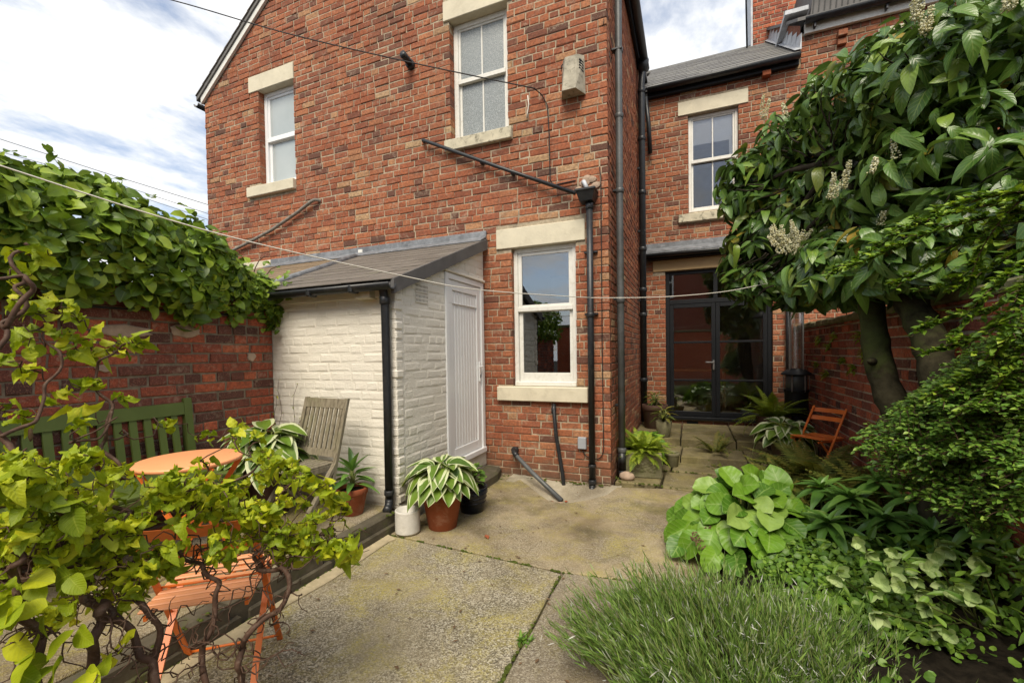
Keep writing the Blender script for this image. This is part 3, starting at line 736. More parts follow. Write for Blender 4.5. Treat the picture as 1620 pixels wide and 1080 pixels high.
sheet(house, 'side_wall', 'mortar', '+x', XC, YW+0.008, 7.7, -0.1, EZR, [])
brickwork(house, '+x', XC, side, 'brick_red', random.Random(6), 0, 0.1, uj=6, jit=0.003)
MB().add([(XL0,YW+.01,-0.1),(XL0,12,-0.1),(XL0,12,EZL),(XL0,YW+.01,EZL)], [(0,1,2,3)]).build('party_wall', 'mortar', house, True)
# roof
def roof_house():
    m = MB(); o = 0.06; e = 0.10
    yl, yh = YW-o, 12.0
    def pl(x): return EZL + PIT*(x-XL0) if x < RXX else EZR + PIT*(XC-x)
    th = 0.07
    for xa, xb in ((XL0-e, RXX), (RXX, XC+e)):
        za = EZL+PIT*(xa-XL0) if xa < RXX-0.01 else RZ
        zb = RZ if xb <= RXX+0.01 else EZR+PIT*(XC-xb)
        lift = 0.05
        m.hexa([(xa,yl,za+lift),(xb,yl,zb+lift),(xb,yh,zb+lift),(xa,yh,za+lift)], [(xa,yl,za+lift+th),(xb,yl,zb+lift+th),(xb,yh,zb+lift+th),(xa,yh,za+lift+th)])
    r_ = m.build('roof', 'slate_far', house, True)
    b = MB()                              # white barge board under the slates
    def seg(xa, za, xb, zb, w):
        b.hexa([(xa,yl+.02,za-w),(xb,yl+.02,zb-w),(xb,YW-.004,zb-w),(xa,YW-.004,za-w)], [(xa,yl+.02,za+.045),(xb,yl+.02,zb+.045),(xb,YW-.004,zb+.045),(xa,YW-.004,za+.045)])
    seg(XL0-.03, EZL-.03*PIT, RXX, RZ, 0.05); seg(RXX, RZ, XC+.03, EZR-.03*PIT, 0.05)
    b.build('barge_board', 'white_paint', r_, True)
    for i in range(22):                   # verge slates lapping over the board
        xa = XL0-e+i*0.17; za = EZL+PIT*(xa-XL0)
        if xa+0.19 > RXX: break
        MB().hexa([(xa,yl-.015,za+.118),(xa+.2,yl-.015,za+.118+.2*PIT-.012),(xa+.2,yl+.2,za+.118+.2*PIT-.012),(xa,yl+.2,za+.118)],
                  [(xa,yl-.015,za+.132),(xa+.2,yl-.015,za+.132+.2*PIT-.012),(xa+.2,yl+.2,za+.132+.2*PIT-.012),(xa,yl+.2,za+.132)]).build('slate', 'slate', r_, True)
roof_house()
def gutter_run(p, q, r_=0.055, n=8):      # half-round channel
    p = np.array(p, float); q = np.array(q, float); d = q-p; d /= np.linalg.norm(d); a = cross3(d, (0,0,1)); a /= np.linalg.norm(a)
    m = MB(); vs = []
    for P in (p, q):
        for rr in (r_, r_-.006):
            for i in range(n+1):
                th = math.pi*i/n; vs.append(P + a*rr*math.cos(th) - np.array([0,0,rr*math.sin(th)]))
    k = n+1; fs = []
    for i in range(n):
        fs += [(i,i+1,2*k+i+1,2*k+i), (k+i,3*k+i,3*k+i+1,k+i+1)]
    fs += [(0,2*k,3*k,k), (n,k+n,3*k+n,2*k+n)] + [(i,k+i,k+i+1,i+1) for i in range(n)] + [(2*k+i,2*k+i+1,3*k+i+1,3*k+i) for i in range(n)]
    return m.add(vs, fs)
g = gutter_run((XC+.115, YW-.05, EZR-.09), (XC+.115, 7.58, EZR-.10), 0.062).build('gutter', 'black_plastic', house, True, True)
bx('fascia', 'black_metal', house, XC+.012, XC+.045, YW, 7.6, EZR-.16, EZR+.03, 0.003)
gutter_run((XL0-.10, YW-.07, EZL-.07), (XL0-.10, 11, EZL-.07), 0.055).build('gutter', 'black_plastic', house, True, True)

# lintels and sills
for k, (a, b, c, d) in LINT.items():
    bx('lintel', 'cream_stone', house, a, b, YW-.014, YW+.26, c, d, 0.006)
for k, (a, b, c, d) in SILL.items():
    bx('sill', 'stained_stone' if k == 'm' else 'cream_stone', house, a, b, YW-.055, YW+.16, c, d, 0.008)
# windows
def sash_window(parent, hole, yf, fmat, glassmat, mid=0.5, bars=0, frame=0.05, rail=0.045, depth=0.07, lowrail=0.06, behind=None, horns=True, label=None):
    x0, x1, z0, z1 = hole
    w = bx('window', fmat, parent, x0+.002, x0+frame, yf, yf+depth, z0+.002, z1-.002, 0.004)
    if label: w['label'] = label
    def fr(n, *a, mat=fmat): return bx(n, mat, w, *a, 0.003)
    fr('frame', x1-frame, x1-.002, yf, yf+depth, z0+.002, z1-.002)
    fr('frame', x0+frame, x1-frame, yf+.001, yf+depth, z1-frame, z1-.002)
    fr('frame', x0+frame, x1-frame, yf+.001, yf+depth, z0+.002, z0+frame*0.8)
    zm = z0 + (z1-z0)*mid
    ia, ib = x0+frame, x1-frame
    top, bot = z1-frame, z0+frame*0.8
    for (pa, pb, yo, lr) in ((zm, top, 0.012, rail), (bot, zm, 0.034, lowrail)):
        yq = yf+yo
        fr('sash', ia+.001, ia+rail, yq, yq+.03, pa, pb-.001); fr('sash', ib-rail, ib-.001, yq, yq+.03, pa, pb-.001)
        fr('sash', ia+rail, ib-rail, yq+.001, yq+.03, pb-rail*.8, pb-.002); fr('sash', ia+rail, ib-rail, yq+.001, yq+.03, pa+.001, pa+lr)
        for i in range(bars):
            xb = ia + (ib-ia)*(i+1)/(bars+1); fr('glazing_bar', xb-.009, xb+.009, yq+.004, yq+.024, pa+lr-.004, pb-rail*.8+.004)
        n = bars+1
        for i in range(n):
            xa, xb = ia + (ib-ia)*i/n, ia + (ib-ia)*(i+1)/n
            bx('pane', glassmat, w, max(xa, ia+rail-.004)+.0005, min(xb, ib-rail+.004)-.0005, yq+.012, yq+.016, pa+lr-.004, pb-rail*.8+.004, 0)
    fr('meeting_rail', ia, ib, yf-.004, yf+.04, zm-.028, zm+.022)
    return w
sash_window(house, H_G, YW+.06, 'white_paint', 'glass', 0.56, 0, 0.05, 0.045, lowrail=0.11, label='white wooden sash window with two clear panes near the ground')
bx('window_board', 'white_paint', house, H_G[0]+.01, H_G[1]-.01, YW+.03, YW+.06, 1.022, 1.075, 0.008)
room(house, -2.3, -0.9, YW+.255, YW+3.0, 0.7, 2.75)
sash_window(house, H_M, YW+.10, 'white_paint', 'obscured_glass', 0.52, 1, 0.06, 0.03, lowrail=0.05, label='white sash window with patterned obscured glass')
sash_window(house, H_L, YW+.095, 'upvc', 'misty_glass', 0.5, 0, 0.055, 0.05, lowrail=0.05, label='narrow white plastic window with misted glass')
bx('lintel', 'cream_stone', house, -6.6, -5.62, YW-.012, YW+.1, 2.64, 2.80, 0.006)

# pipes and fittings on the house
def pipe(parent, name, pts, r_, mat, n=10, cuffs=()):
    o = MB().tube(pts, r_, n).build(name, mat, parent, True, True)
    for (c, h, rr) in cuffs:
        MB().lathe(rp([(rr*.9, 0), (rr, 0), (rr, h), (rr*.9, h)]), n+2, c).build('pipe_collar', mat, o, True, True)
    return o
def arc(p0, p1, p2, n=5):
    p0, p1, p2 = map(np.array, (p0, p1, p2)); return [tuple((1-t)**2*p0 + 2*t*(1-t)*p1 + t*t*p2) for t in [i/n for i in range(n+1)]]
DX = -0.945
hop = MB()
hop.hexa([(-1.03,YW-.15,2.93),(-0.90,YW-.15,2.93),(-0.90,YW-.012,2.93),(-1.03,YW-.012,2.93)], [(-1.06,YW-.19,3.02),(-0.87,YW-.19,3.02),(-0.87,YW-.012,3.02),(-1.06,YW-.012,3.02)])
ho = hop.build('rainwater_hopper', 'black_plastic', house, True)
MB().box(-1.07,-0.86,YW-.20,YW-.01,3.02,3.045,.006).build('rim', 'black_plastic', ho, True)
dp = pipe(house, 'downpipe', [(DX,YW-.075,2.95),(DX,YW-.075,1.6),(DX,YW-.075,0.02)] + arc((DX,YW-.075,0.02),(DX,YW-.08,-.05),(DX-.01,YW-.15,-.065)), 0.034, 'black_plastic', 12,
     [((DX,YW-.075,2.86),.06,.042),((DX,YW-.075,1.75),.05,.042),((DX,YW-.075,0.2),.03,.041),((DX,YW-.075,0.02),.05,.042)])
for z in (2.42, 1.78): bx('bracket', 'black_plastic', dp, DX-.07, DX+.07, YW-.04, YW-.004, z, z+.02, .003)
MB().lathe(rp([(0.026,0),(0.036,0),(0.036,.014),(0.026,.014)]), 14, (0,0,0)).build('rim', 'bright_lead', dp, False, True)
rim = bpy.data.objects[-1] if False else [o for o in dp.children if o.name.startswith('rim')][0]
rim.location = np.array((DX-.01,YW-.155,-.066)) - off_of(house); rim.rotation_euler = (R(75), 0, 0)
dg = pipe(house, 'waste_pipe', arc((-2.97,YW+.02,3.975),(-2.97,YW-.06,3.975),(-2.93,YW-.06,3.955)) + [(-2.0,YW-.06,3.49),(-1.09,YW-.07,3.045)], 0.021, 'black_plastic', 9)
dg['label'] = 'long sloping black waste pipe'
for t in (0.42, 0.62): bx('bracket', 'black_plastic', dg, -2.97+1.88*t-.02, -2.97+1.88*t+.02, YW-.05, YW-.004, 3.965-.93*t-.02, 3.965-.93*t+.02, .003)
MB().tube([(-1.02,YW-.01,3.17),(-1.0,YW-.07,3.15),(-0.96,YW-.10,3.06)], .022, 8).build('lead_pipe', 'bright_lead', house, True, True)
m = MB()                                  # rough mortar round that pipe
for k in range(9): 
    rr = random.Random(k); a_ = rr.uniform(0,6.28); q = rr.uniform(.02,.1)
    m.lathe([(.05,0),(.045,.01),(.02,.016),(.001,.017)], 9, (0,0,0)); 
    for i in range(len(m.v)-36, len(m.v)):
        x, y, z = m.v[i]; m.v[i] = (-1.0+q*math.cos(a_)*1.2 + x, YW-.002 - z, 3.14+q*math.sin(a_)*.7 + y*.7)
m.build('mortar_patch', 'render_patch', house, True)
sp = pipe(house, 'soil_pipe', [(-0.69,4.80,0.06),(-0.69,4.80,2.0),(-0.69,4.83,5.95),(-0.69,4.83,7.2)], 0.038, 'grey_iron', 12, [((-0.69,4.80,.3),.05,.046),((-0.69,4.80,1.92),.06,.046),((-0.69,4.81,3.1),.05,.046),((-0.69,4.82,3.9),.05,.046),((-0.69,4.83,4.6),.05,.046)])
pipe(house, 'soil_pipe', [(-0.69,4.80,0.30),(-0.69,4.80,0.1)] + arc((-0.69,4.80,0.1),(-0.69,4.80,0.04),(-0.67,4.73,.035)), .041, 'black_plastic', 12)
for z in (.8, 1.95, 3.12, 4.62): bx('bracket', 'black_plastic', sp, XC+.004, -0.65, 4.78, 4.85, z, z+.022, .003)
fp = pipe(house, 'downpipe', [(-0.69,7.28,0.25),(-0.69,7.28,5.55)] + arc((-0.69,7.28,5.55),(-0.69,7.28,5.75),(-0.66,7.36,5.9)) + [(-0.65,7.45,6.03)], 0.052, 'black_plastic', 12, [((-0.69,7.28,z),.06,.062) for z in (.9,1.95,2.35,3.0,3.9,4.75,5.5)])
for z in (2.2, 3.3, 4.3): bx('bracket', 'black_plastic', fp, XC+.004, -0.64, 7.24, 7.31, z, z+.03, .003)
MB().lathe(rp([(0.035,0),(0.09,.14),(0.095,.24),(0.06,.24)]), 14, (-0.67,7.33,5.80)).build('rainwater_hopper', 'black_plastic', house, True, True)
pipe(house, 'vent_pipe', [(-0.58,7.50,4.62),(-0.6,7.48,5.1),(-0.64,7.42,5.5)], 0.035, 'black_plastic', 10)
# flue
fl = MB().tube([(-3.14,YW+.02,4.93),(-3.13,YW-.05,4.93)], .055, 14).build('flue', 'black_plastic', house, True, True)
MB().tube([(-3.13,YW-.04,4.93),(-3.12,YW-.20,4.95)], .038, 12).build('flue_pipe', 'black_plastic', fl, True, True)
for t in (0.09, .13, .17): MB().tube([(-3.125,YW-t,4.93+t*.1),(-3.125,YW-t-.012,4.931+t*.1)], .043, 12).build('ring', 'black_plastic', fl, True, True)
# vent cowl
vc = MB(); a0, a1, zb, zt = -1.245, -0.985, 4.07, 4.49
pb = [(a0,YW-.006),(a0+.05,YW-.165),(a1-.07,YW-.165),(a1,YW-.006)]; pt = [(a0+.02,YW-.006),(a0+.06,YW-.06),(a1-.07,YW-.06),(a1-.01,YW-.006)]
vc.hexa([(x,y,zb) for x,y in (pb[1],pb[2],pb[3],pb[0])], [(x,y,zt-.02) for x,y in (pt[1],pt[2],pt[3],pt[0])])
vco = vc.build('vent_cowl', 'cowl_stone', house, True)
for i in range(4):
    z = 4.30+i*.032; f_ = (z-zb)/(zt-zb)
    qa = np.array((pb[2][0]+(pt[2][0]-pb[2][0])*f_, pb[2][1]+(pt[2][1]-pb[2][1])*f_)); qb = np.array((pb[3][0]+(pt[3][0]-pb[3][0])*f_, pb[3][1]+(pt[3][1]-pb[3][1])*f_)); w0 = qa+(qb-qa)*.25; w1 = qa+(qb-qa)*.75
    MB().bar((w0[0]+.004, w0[1]-.002, z+.014), (w1[0]+.004, w1[1]-.002, z-.014), .012, .014).build('slot', 'black_metal', vco, True)
for i in range(3):
    z = 4.34+i*.024; MB().bar((a0+.012, YW-.05, z), (a0+.035, YW-.11+.02*i, z+.01), .006, .012).build('slot', 'black_metal', vco, True)
# small grey box, sloping waste pipes by the gully
bx('junction_box', 'grey_box', house, -1.105, -1.015, YW-.045, YW-.002, .37, .495, .006)
MB().tube(arc((-1.06,YW-.02,.37),(-1.04,YW-.02,.27),(-0.93,YW-.015,.27)) + arc((-0.93,YW-.015,.27),(-0.84,YW-.015,.27),(-0.835,YW-.015,.4)) + [(-0.84,YW-.015,1.5),(-0.835,YW-.015,3.2),(-0.85,YW-.015,3.3)], .005, 6).build('cable', 'cable', house, True, True)
pipe(house, 'waste_pipe', arc((-1.83,YW+.02,.30),(-1.83,YW-.09,.31),(-1.78,YW-.12,.27)) + [(-1.55,YW-.24,.13),(-1.17,YW-.45,-.055)], .024, 'grey_iron', 10)
MB().tube([(-1.83,YW+.01,.30),(-1.83,YW-.05,.305)], .038, 12).build('pipe_elbow', 'black_plastic', house, True, True)
MB().tube(arc((-1.83,YW-.03,.305),(-1.83,YW-.1,.31),(-1.765,YW-.125,.262)), .031, 10).build('pipe_elbow', 'black_plastic', house, True, True)
pipe(house, 'waste_pipe', [(-1.365,YW-.02,.83),(-1.36,YW-.055,.80),(-1.335,YW-.06,.5),(-1.27,YW-.06,.10),(-1.24,YW-.10,-.08)], .021, 'black_plastic', 10, [((-1.362,YW-.05,.74),.06,.027)])
# cable hanks, hooks
MB().tube([(-1.62,YW-.02,4.2),(-1.61,YW-.02,4.1),(-1.625,YW-.02,4.02),(-1.635,YW-.02,3.96)], .007, 6).build('cord', 'rope', house, True, True)
lp = pipe(house, 'overflow_pipe', arc((-4.66,YW+.02,3.50),(-4.66,YW-.06,3.53),(-4.76,YW-.05,3.50)) + [(-5.10,YW-.05,3.36),(-5.55,YW-.05,3.20),(-6.1,YW-.05,3.06),(-6.75,YW-.04,2.92)], .022, 'old_pipe', 9)
lp['label'] = 'sloping weathered grey pipe'
rb = random.Random(77)
for px, py, s in ((372,247,.05),(536,178,.02),(612,105,.025),(468,185,.03)):
    P = None
pipe(house, 'wall_tie', [(-0.79,YW-.01,4.78),(-0.785,YW-.03,4.74),(-0.80,YW-.02,4.70)], .004, 'black_metal', 5)

# ================================================================== REAR HOUSE beyond
YB = 7.6
rear = thing('terraced_house', 'red brick house across the yard end with black glazed doors', 'house', (0.4, 9.0, 0.2))
H_D = (-0.365, 1.17, 0.27, 2.69)
H_W = (-0.005, 0.715, 3.62, 5.16)
LR = (-0.155, 0.85, 5.17, 5.385); SR = (-0.155, 0.86, 3.45, 3.58)
LD = (-0.56, 1.42, 2.70, 2.88)
XR = 1.53
hl = [H_D, H_W, LR, SR, LD]
rects = lay(XC-.02, XR, 0.1, 5.62, hl, 0.0795, 0.225, 0.011, random.Random(9), 'garden')
sheet(rear, 'wall', 'mortar', 'x', YB, XC-.1, XR, 0.0, 5.65, [H_D, H_W])
brickwork(rear, 'x', YB, rects, 'brick_red', random.Random(10), 300, 0.1, uj=6, jit=.003, vis=lambda x, y: x > 1015 and not (x > 1150 and 110 < y < 510) and not (x > 1255) and y < 690)
bx('lintel', 'cream_stone', rear, LR[0], LR[1], YB-.014, YB+.2, LR[2], LR[3], .006)
bx('sill', 'stained_stone', rear, SR[0], SR[1], YB-.06, YB+.16, SR[2], SR[3], .008)
bx('lintel', 'tan_paint', rear, LD[0], LD[1], YB-.016, YB+.12, LD[2], LD[3], .004)
sash_window(rear, H_W, YB+.07, 'white_paint', 'glass_clear', 0.53, 1, 0.045, 0.03, lowrail=0.05, label='white four-pane sash window with lowered blind')
room(rear, -0.6, 1.3, YB+.255, YB+3.0, 3.3, 5.4, 'room_wall')
bx('blind', 'blind', rear, H_W[0]+.05, H_W[1]-.05, YB+.135, YB+.141, 4.72, 5.13, .0)
bx('blind', 'blind', rear, H_W[1]-.12, H_W[1]-.055, YB+.135, YB+.143, 3.65, 4.72, .0)
# lead ledge and gutter over the doors
lg = MB().hexa([(XC-.01,YB-.20,2.97),(1.45,YB-.20,2.97),(1.45,YB+.0,3.03),(XC-.01,YB+.0,3.03)], [(XC-.01,YB-.20,3.0),(1.45,YB-.20,3.0),(1.45,YB+.0,3.10),(XC-.01,YB+.0,3.10)]).build('lead_flashing', 'lead', rear, True)
bx('upstand', 'lead', lg, XC+.01, 1.44, YB-.014, YB-.003, 3.09, 3.17, .002)
gutter_run((XC+.09,YB-.19,2.955), (1.42,YB-.19,2.955), .055).build('gutter', 'black_plastic', rear, True, True)
bx('fascia', 'black_metal', rear, XC+.05, 1.42, YB-.13, YB-.02, 2.885, 2.965, .003)
# main roof of slates
RP = 0.70; RD = 2.75; ez = 5.66
rf = MB().hexa([(XC-.3,YB-.10,ez-.03),(XR-.02,YB-.10,ez-.03),(XR-.02,YB+RD,ez+RP*RD-.03),(XC-.3,YB+RD,ez+RP*RD-.03)], [(XC-.3,YB-.10,ez),(XR-.02,YB-.10,ez),(XR-.02,YB+RD,ez+RP*RD),(XC-.3,YB+RD,ez+RP*RD)]).build('roof', 'slate_grey', rear, True)
def slates(parent, x0, x1, y0, z0, slope, ylen, ex, wd, mat, th=0.009, rng=random.Random(2)):
    cs = 1/math.sqrt(1+slope*slope); n = int(ylen/cs/ex); ang = math.atan(slope)
    me = {}
    for i in range(n+1):
        x = x0 - (wd/2 if i % 2 else 0)
        while x < x1-.01:
            a, b = max(x, x0)+.0015, min(x+wd, x1)-.0015
            if b-a > .02:
                key = round(b-a, 3)
                if key not in me:
                    m_ = MB().box(0, key, 0, ex*1.35, 0, th, .0015); q = bpy.data.meshes.new('slate'); q.from_pydata(m_.v, [], m_.f); q.materials.append(MT[mat]); me[key] = q
                o = bpy.data.objects.new('slate', me[key]); d = i*ex*cs
                o.location = np.array((a, y0+d, z0+d*slope + rng.uniform(0,.003))) - off_of(parent); o.rotation_euler = (ang-.028, rng.uniform(-.003,.003), 0)
                link(o, parent)
            x += wd
slates(rf, XC+.02, XR-.03, YB-.12, ez+.012, RP, RD-.05, .26, .36, 'slate_far', .012)
bx('ridge', 'slate_far', rf, XC-.2, XR-.1, YB+RD-.1, YB+RD+.1, ez+RP*RD-.02, ez+RP*RD+.06, .02)
gutter_run((XC+.15,YB-.14,ez-.02), (XR-.03,YB-.14,ez-.02), .06).build('gutter', 'black_plastic', rear, True, True)
bx('fascia', 'black_metal', rear, XC+.1, XR-.03, YB-.075, YB-.012, ez-.13, ez-.01, .003)
bx('corbel_brick', 'terracotta', rear, 1.03, 1.14, YB-.10, YB+.02, 5.47, 5.545, .006)
# glazed doors
d0, d1, z0, z1 = H_D; yf = YB+.045; TZ = 2.19; mx_ = .385
dr = bx('glazed_doors', 'black_metal', rear, d0+.002, d0+.06, yf, yf+.07, z0+.04, z1-.002, .004); dr['label'] = 'black framed glazed double doors with top light'
def db(n, *a, mat='black_metal', ch=.004): return bx(n, mat, dr, *a, ch)
db('frame', d1-.06, d1-.002, yf, yf+.07, z0+.04, z1-.002); db('frame', d0+.06, d1-.06, yf+.001, yf+.07, z1-.055, z1-.002)
db('frame', d0+.06, d1-.06, yf+.001, yf+.07, TZ-.035, TZ+.035); db('frame', mx_-.03, mx_+.03, yf+.001, yf+.065, TZ+.035, z1-.055)
db('threshold', d0-.03, d1+.03, yf-.10, yf+.07, z0, z0+.045)
for (a, b) in ((d0+.06, mx_), (mx_, d1-.06)):
    lf = db('door_leaf', a+.002, a+.062, yf+.006, yf+.06, z0+.05, TZ-.037)
    def lb(n, *q, mat='black_metal', ch=.003): return bx(n, mat, lf, *q, ch)
    lb('stile', b-.062, b-.002, yf+.006, yf+.06, z0+.05, TZ-.037); lb('rail', a+.062, b-.062, yf+.007, yf+.06, z0+.05, z0+.125); lb('rail', a+.062, b-.062, yf+.007, yf+.06, TZ-.10, TZ-.037)
    for zq in (.905, 1.525): lb('glazing_bar', a+.062, b-.062, yf+.012, yf+.055, zq-.016, zq+.016)
    for (p_, q_) in ((z0+.125,.889),(.921,1.509),(1.541,TZ-.10)): lb('pane', a+.062, b-.062, yf+.03, yf+.036, p_, q_, mat='glass_door', ch=0)
    if a < .2: lb('handle', b-.15, b-.03, yf-.045, yf-.025, 1.19, 1.208, mat='steel'); lb('handle', b-.045, b-.02, yf-.02, yf+.006, 1.08, 1.23, mat='steel')
for (a, b) in ((d0+.06, mx_-.03), (mx_+.03, d1-.06)): db('pane', a, b, yf+.03, yf+.036, TZ+.035, z1-.055, mat='glass_door', ch=0)
room(rear, XC+.05, 3.2, YB+.26, YB+4.2, .27, 2.85, 'room_wall', 'room_floor')
# lower brick plinth vent
bx('air_vent', 'black_metal', rear, -0.05, 0.12, YB-.012, YB+.02, .2, .245, .002)
pipe(rear, 'downpipe', [(1.36,YB-.06,.2),(1.36,YB-.06,2.95)], .035, 'black_plastic', 10)
# indoor plant and furniture seen through the doors
ip = thing('plant_pot', 'white pot with long strappy leaves behind the glazed doors', 'plant pot', (.84, YB+.20, .27))
MB().lathe(rp([(.085,0),(.10,.16),(.10,.185),(.09,.185),(.085,.15),(0.001,.15)]), 24).build('pot', 'white_pot', ip, smooth=True)
rl = random.Random(21); its = []
strap = [leaf_tmpl(2, 7, .07, (.45,.8), .6, c_, seed=i) for i, c_ in enumerate((.7, 1.1, .3))]
for i in range(16):
    a_ = rl.uniform(0,6.28); el = rl.uniform(.35,1.3); d = np.array((math.cos(a_)*math.cos(el), math.sin(a_)*math.cos(el)*.6, math.sin(el)))
    its.append((np.array((.84,YB+.20,.42)), frame(d, (0,0,1)), rl.uniform(.28,.48), rl.randrange(3)))
scatter(ip, strap, its, 'fern_leaf')
tb = thing('dining_table', 'dark table standing indoors behind the glazed doors', 'table', (.1, YB+2.2, .27))
MB().box(-.6,.6,-.4,.4,.70,.74,.005).build('table_top', 'room_floor', tb)
for sx in (-1,1):
    for sy in (-1,1): MB().box(sx*.52-.03,sx*.52+.03,sy*.33-.03,sy*.33+.03,.0,.70,.004).build('leg', 'room_floor', tb)

# ================================================================== NEIGHBOURING HOUSE on the right, a little taller
nb = thing('neighbouring_house', 'taller red brick house behind the laurel with grey clad dormer', 'house', (3.5, 9.0, 0.2))
LN = (2.44, 3.55, 5.58, 5.80)
rects = lay(XR+.003, 6.4, 1.2, 5.98, [LN, (2.6,3.4,4.2,5.58)], 0.0795, 0.225, 0.011, random.Random(12), 'garden')
sheet(nb, 'wall', 'mortar', 'x', YB-.005, XR, 6.4, 0.0, 6.0, [(2.6,3.4,4.2,5.58)])
brickwork(nb, 'x', YB-.005, rects, 'brick_red', random.Random(13), 300, .1, jit=.003, vis=lambda x, y: y < 130 and x < 1500)
bx('lintel', 'cream_stone', nb, LN[0], LN[1], YB-.02, YB+.2, LN[2], LN[3], .006)
sash_window(nb, (2.6,3.4,4.2,5.58), YB+.07, 'white_paint', 'glass', .5, 1)
room(nb, 2.3, 3.8, YB+.255, YB+2.5, 4.0, 5.75)
NZ = 6.14; NS = 0.64; ND = 3.1
side_n = MB().add([(XR-.004,YB-.003,5.6),(XR-.004,YB+ND,5.6+.70*ND),(XR-.004,YB+ND,NZ+NS*ND+.1),(XR-.004,YB-.003,NZ-.02)], [(0,1,2,3)]).build('return_wall', 'brick_red', nb, True)
fls = MB()
for i in range(10):
    a_, b_ = i/10*ND, (i+1)/10*ND
    fls.hexa([(XR-.09,YB+a_-.1,ez+.07+.70*a_),(XR-.006,YB+a_-.1,ez+.07+.70*a_),(XR-.006,YB+b_-.1,ez+.07+.70*b_),(XR-.09,YB+b_-.1,ez+.07+.70*b_)], [(XR-.03,YB+a_-.1,ez+.09+.70*a_),(XR-.006,YB+a_-.1,ez+.30+.70*a_),(XR-.006,YB+b_-.1,ez+.22+.70*b_),(XR-.03,YB+b_-.1,ez+.09+.70*b_)])
fls.build('lead_flashing', 'bright_lead', nb, True)
nr = MB().hexa([(XR-.06,YB-.12,NZ-.02),(6.5,YB-.12,NZ-.02),(6.5,YB+ND,NZ+NS*ND),(XR-.06,YB+ND,NZ+NS*ND)], [(XR-.06,YB-.12,NZ+.03),(6.5,YB-.12,NZ+.03),(6.5,YB+ND,NZ+NS*ND+.05),(XR-.06,YB+ND,NZ+NS*ND+.05)]).build('roof', 'slate_far', nb, True)
bx('parapet_cap', 'bright_lead', nb, XR-.10, XR+.22, YB+.55, YB+ND, NZ+.55, NZ+.62, .004)
gutter_run((XR+.02,YB-.15,NZ-.04), (6.4,YB-.15,NZ-.04), .06).build('gutter', 'black_plastic', nb, True, True)
bx('fascia', 'white_paint', nb, XR+.04, 6.4, YB-.07, YB-.012, NZ-.19, NZ-.02, .004)
for x in (1.68, 2.5, 3.3): bx('gutter_bracket', 'black_plastic', nb, x-.012, x+.012, YB-.14, YB-.072, NZ-.16, NZ-.09, .002)
for x, z in ((2.02, 5.87), (2.02, 5.77)): bx('corbel_brick', 'brick_red', nb, x-.055, x+.055, YB-(.10 if z > 5.8 else .06), YB, z-.08, z, .006)
dm = MB().hexa([(1.75,YB+.50,NZ+.32),(3.6,YB+.50,NZ+.32),(3.6,YB+2.6,NZ+.32),(1.75,YB+2.6,NZ+.32)], [(1.95,YB+.62,NZ+2.0),(3.6,YB+.62,NZ+2.0),(3.6,YB+2.6,NZ+2.0),(1.95,YB+2.6,NZ+2.0)]).build('dormer', 'slate_grey', nb, True)
for i in range(10): MB().bar((1.78+i*.075,YB+.485,NZ+.33),(1.96+i*.07,YB+.60,NZ+1.98),.012,.014,(0,-1,0)).build('cladding_seam', 'black_metal', dm, True)
bx('dormer_frame', 'white_paint', dm, 2.52, 2.56, YB+.47, YB+.6, NZ+.34, NZ+1.9, .003); bx('dormer_window', 'glass', dm, 2.56, 3.5, YB+.48, YB+.50, NZ+.36, NZ+1.8, 0)
ch_rects = lay(1.22, 2.05, 6.6, 9.9, [], .0795, .225, .011, random.Random(14))
chm = MB().box(1.23,2.04,10.208,10.9,6.4,9.9).build('chimney', 'mortar', nb, True)
brickwork(chm, 'x', 10.2, ch_rects, 'brick_old', random.Random(15), 0, .1)
MB().box(1.18,1.215,10.1,10.8,7.2,9.7,.003).build('lead_strip', 'bright_lead', chm, True)
MB().tube([(1.10,10.0,7.4),(1.08,10.0,8.8),(1.09,10.0,9.8)], .018, 6).build('aerial_mast', 'black_metal', chm, True, True)

# ================================================================== OUTHOUSE, whitewashed
XS, YS = -2.2, 2.885
oh = thing('outhouse', 'cream painted brick outhouse with slate lean-to roof and white door', 'outhouse', (-2.95, 3.7, 0.0))
XSL = -3.60
DH = (3.66, 4.50, 0.27, 2.20)            # door opening along Y
def shed_clip_side(z, zt):
    a, b = YS, YW-.012
    if zt > 1.95: a = YS + (zt-1.93)/0.44
    return a, b
rects = lay(XSL, XS, .0, 1.97, [(-2.53,-2.38,1.86,1.97)], .0785, .235, .005, random.Random(16), 'garden')
sheet(oh, 'front_wall', 'painted_masonry', 'x', YS, XSL, XS-.004, -.05, 1.96, [], rec=.0025)
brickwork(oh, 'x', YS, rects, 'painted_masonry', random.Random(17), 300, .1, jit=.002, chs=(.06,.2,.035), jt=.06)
VB = [(3.17,3.36,1.945,2.015),(3.17,3.36,1.855,1.925)]
rects = lay(YS+.11, YW-.012, .0, 2.58, [DH]+VB, .0785, .235, .005, random.Random(18), 'garden', lambda z, zt: (max(YS+.11, shed_clip_side(z, zt)[0]), YW-.012))
sheet(oh, 'side_wall', 'painted_masonry', '+x', XS, YS+.004, YW-.004, -.05, 1.9, [(DH[0],DH[1],DH[2],1.9)], rec=.0025)
MB().add([(XS-.004,YS+.004,1.9),(XS-.004,DH[0],1.9),(XS-.004,DH[0],2.24),(XS-.004,YS+.004,1.94)], [(0,1,2,3)]).build('side_wall', 'painted_masonry', oh, True)
MB().add([(XS-.004,DH[0],2.2),(XS-.004,YW-.004,2.2),(XS-.004,YW-.004,2.64),(XS-.004,DH[0],2.26)], [(0,1,2,3)]).build('side_wall', 'painted_masonry', oh, True)
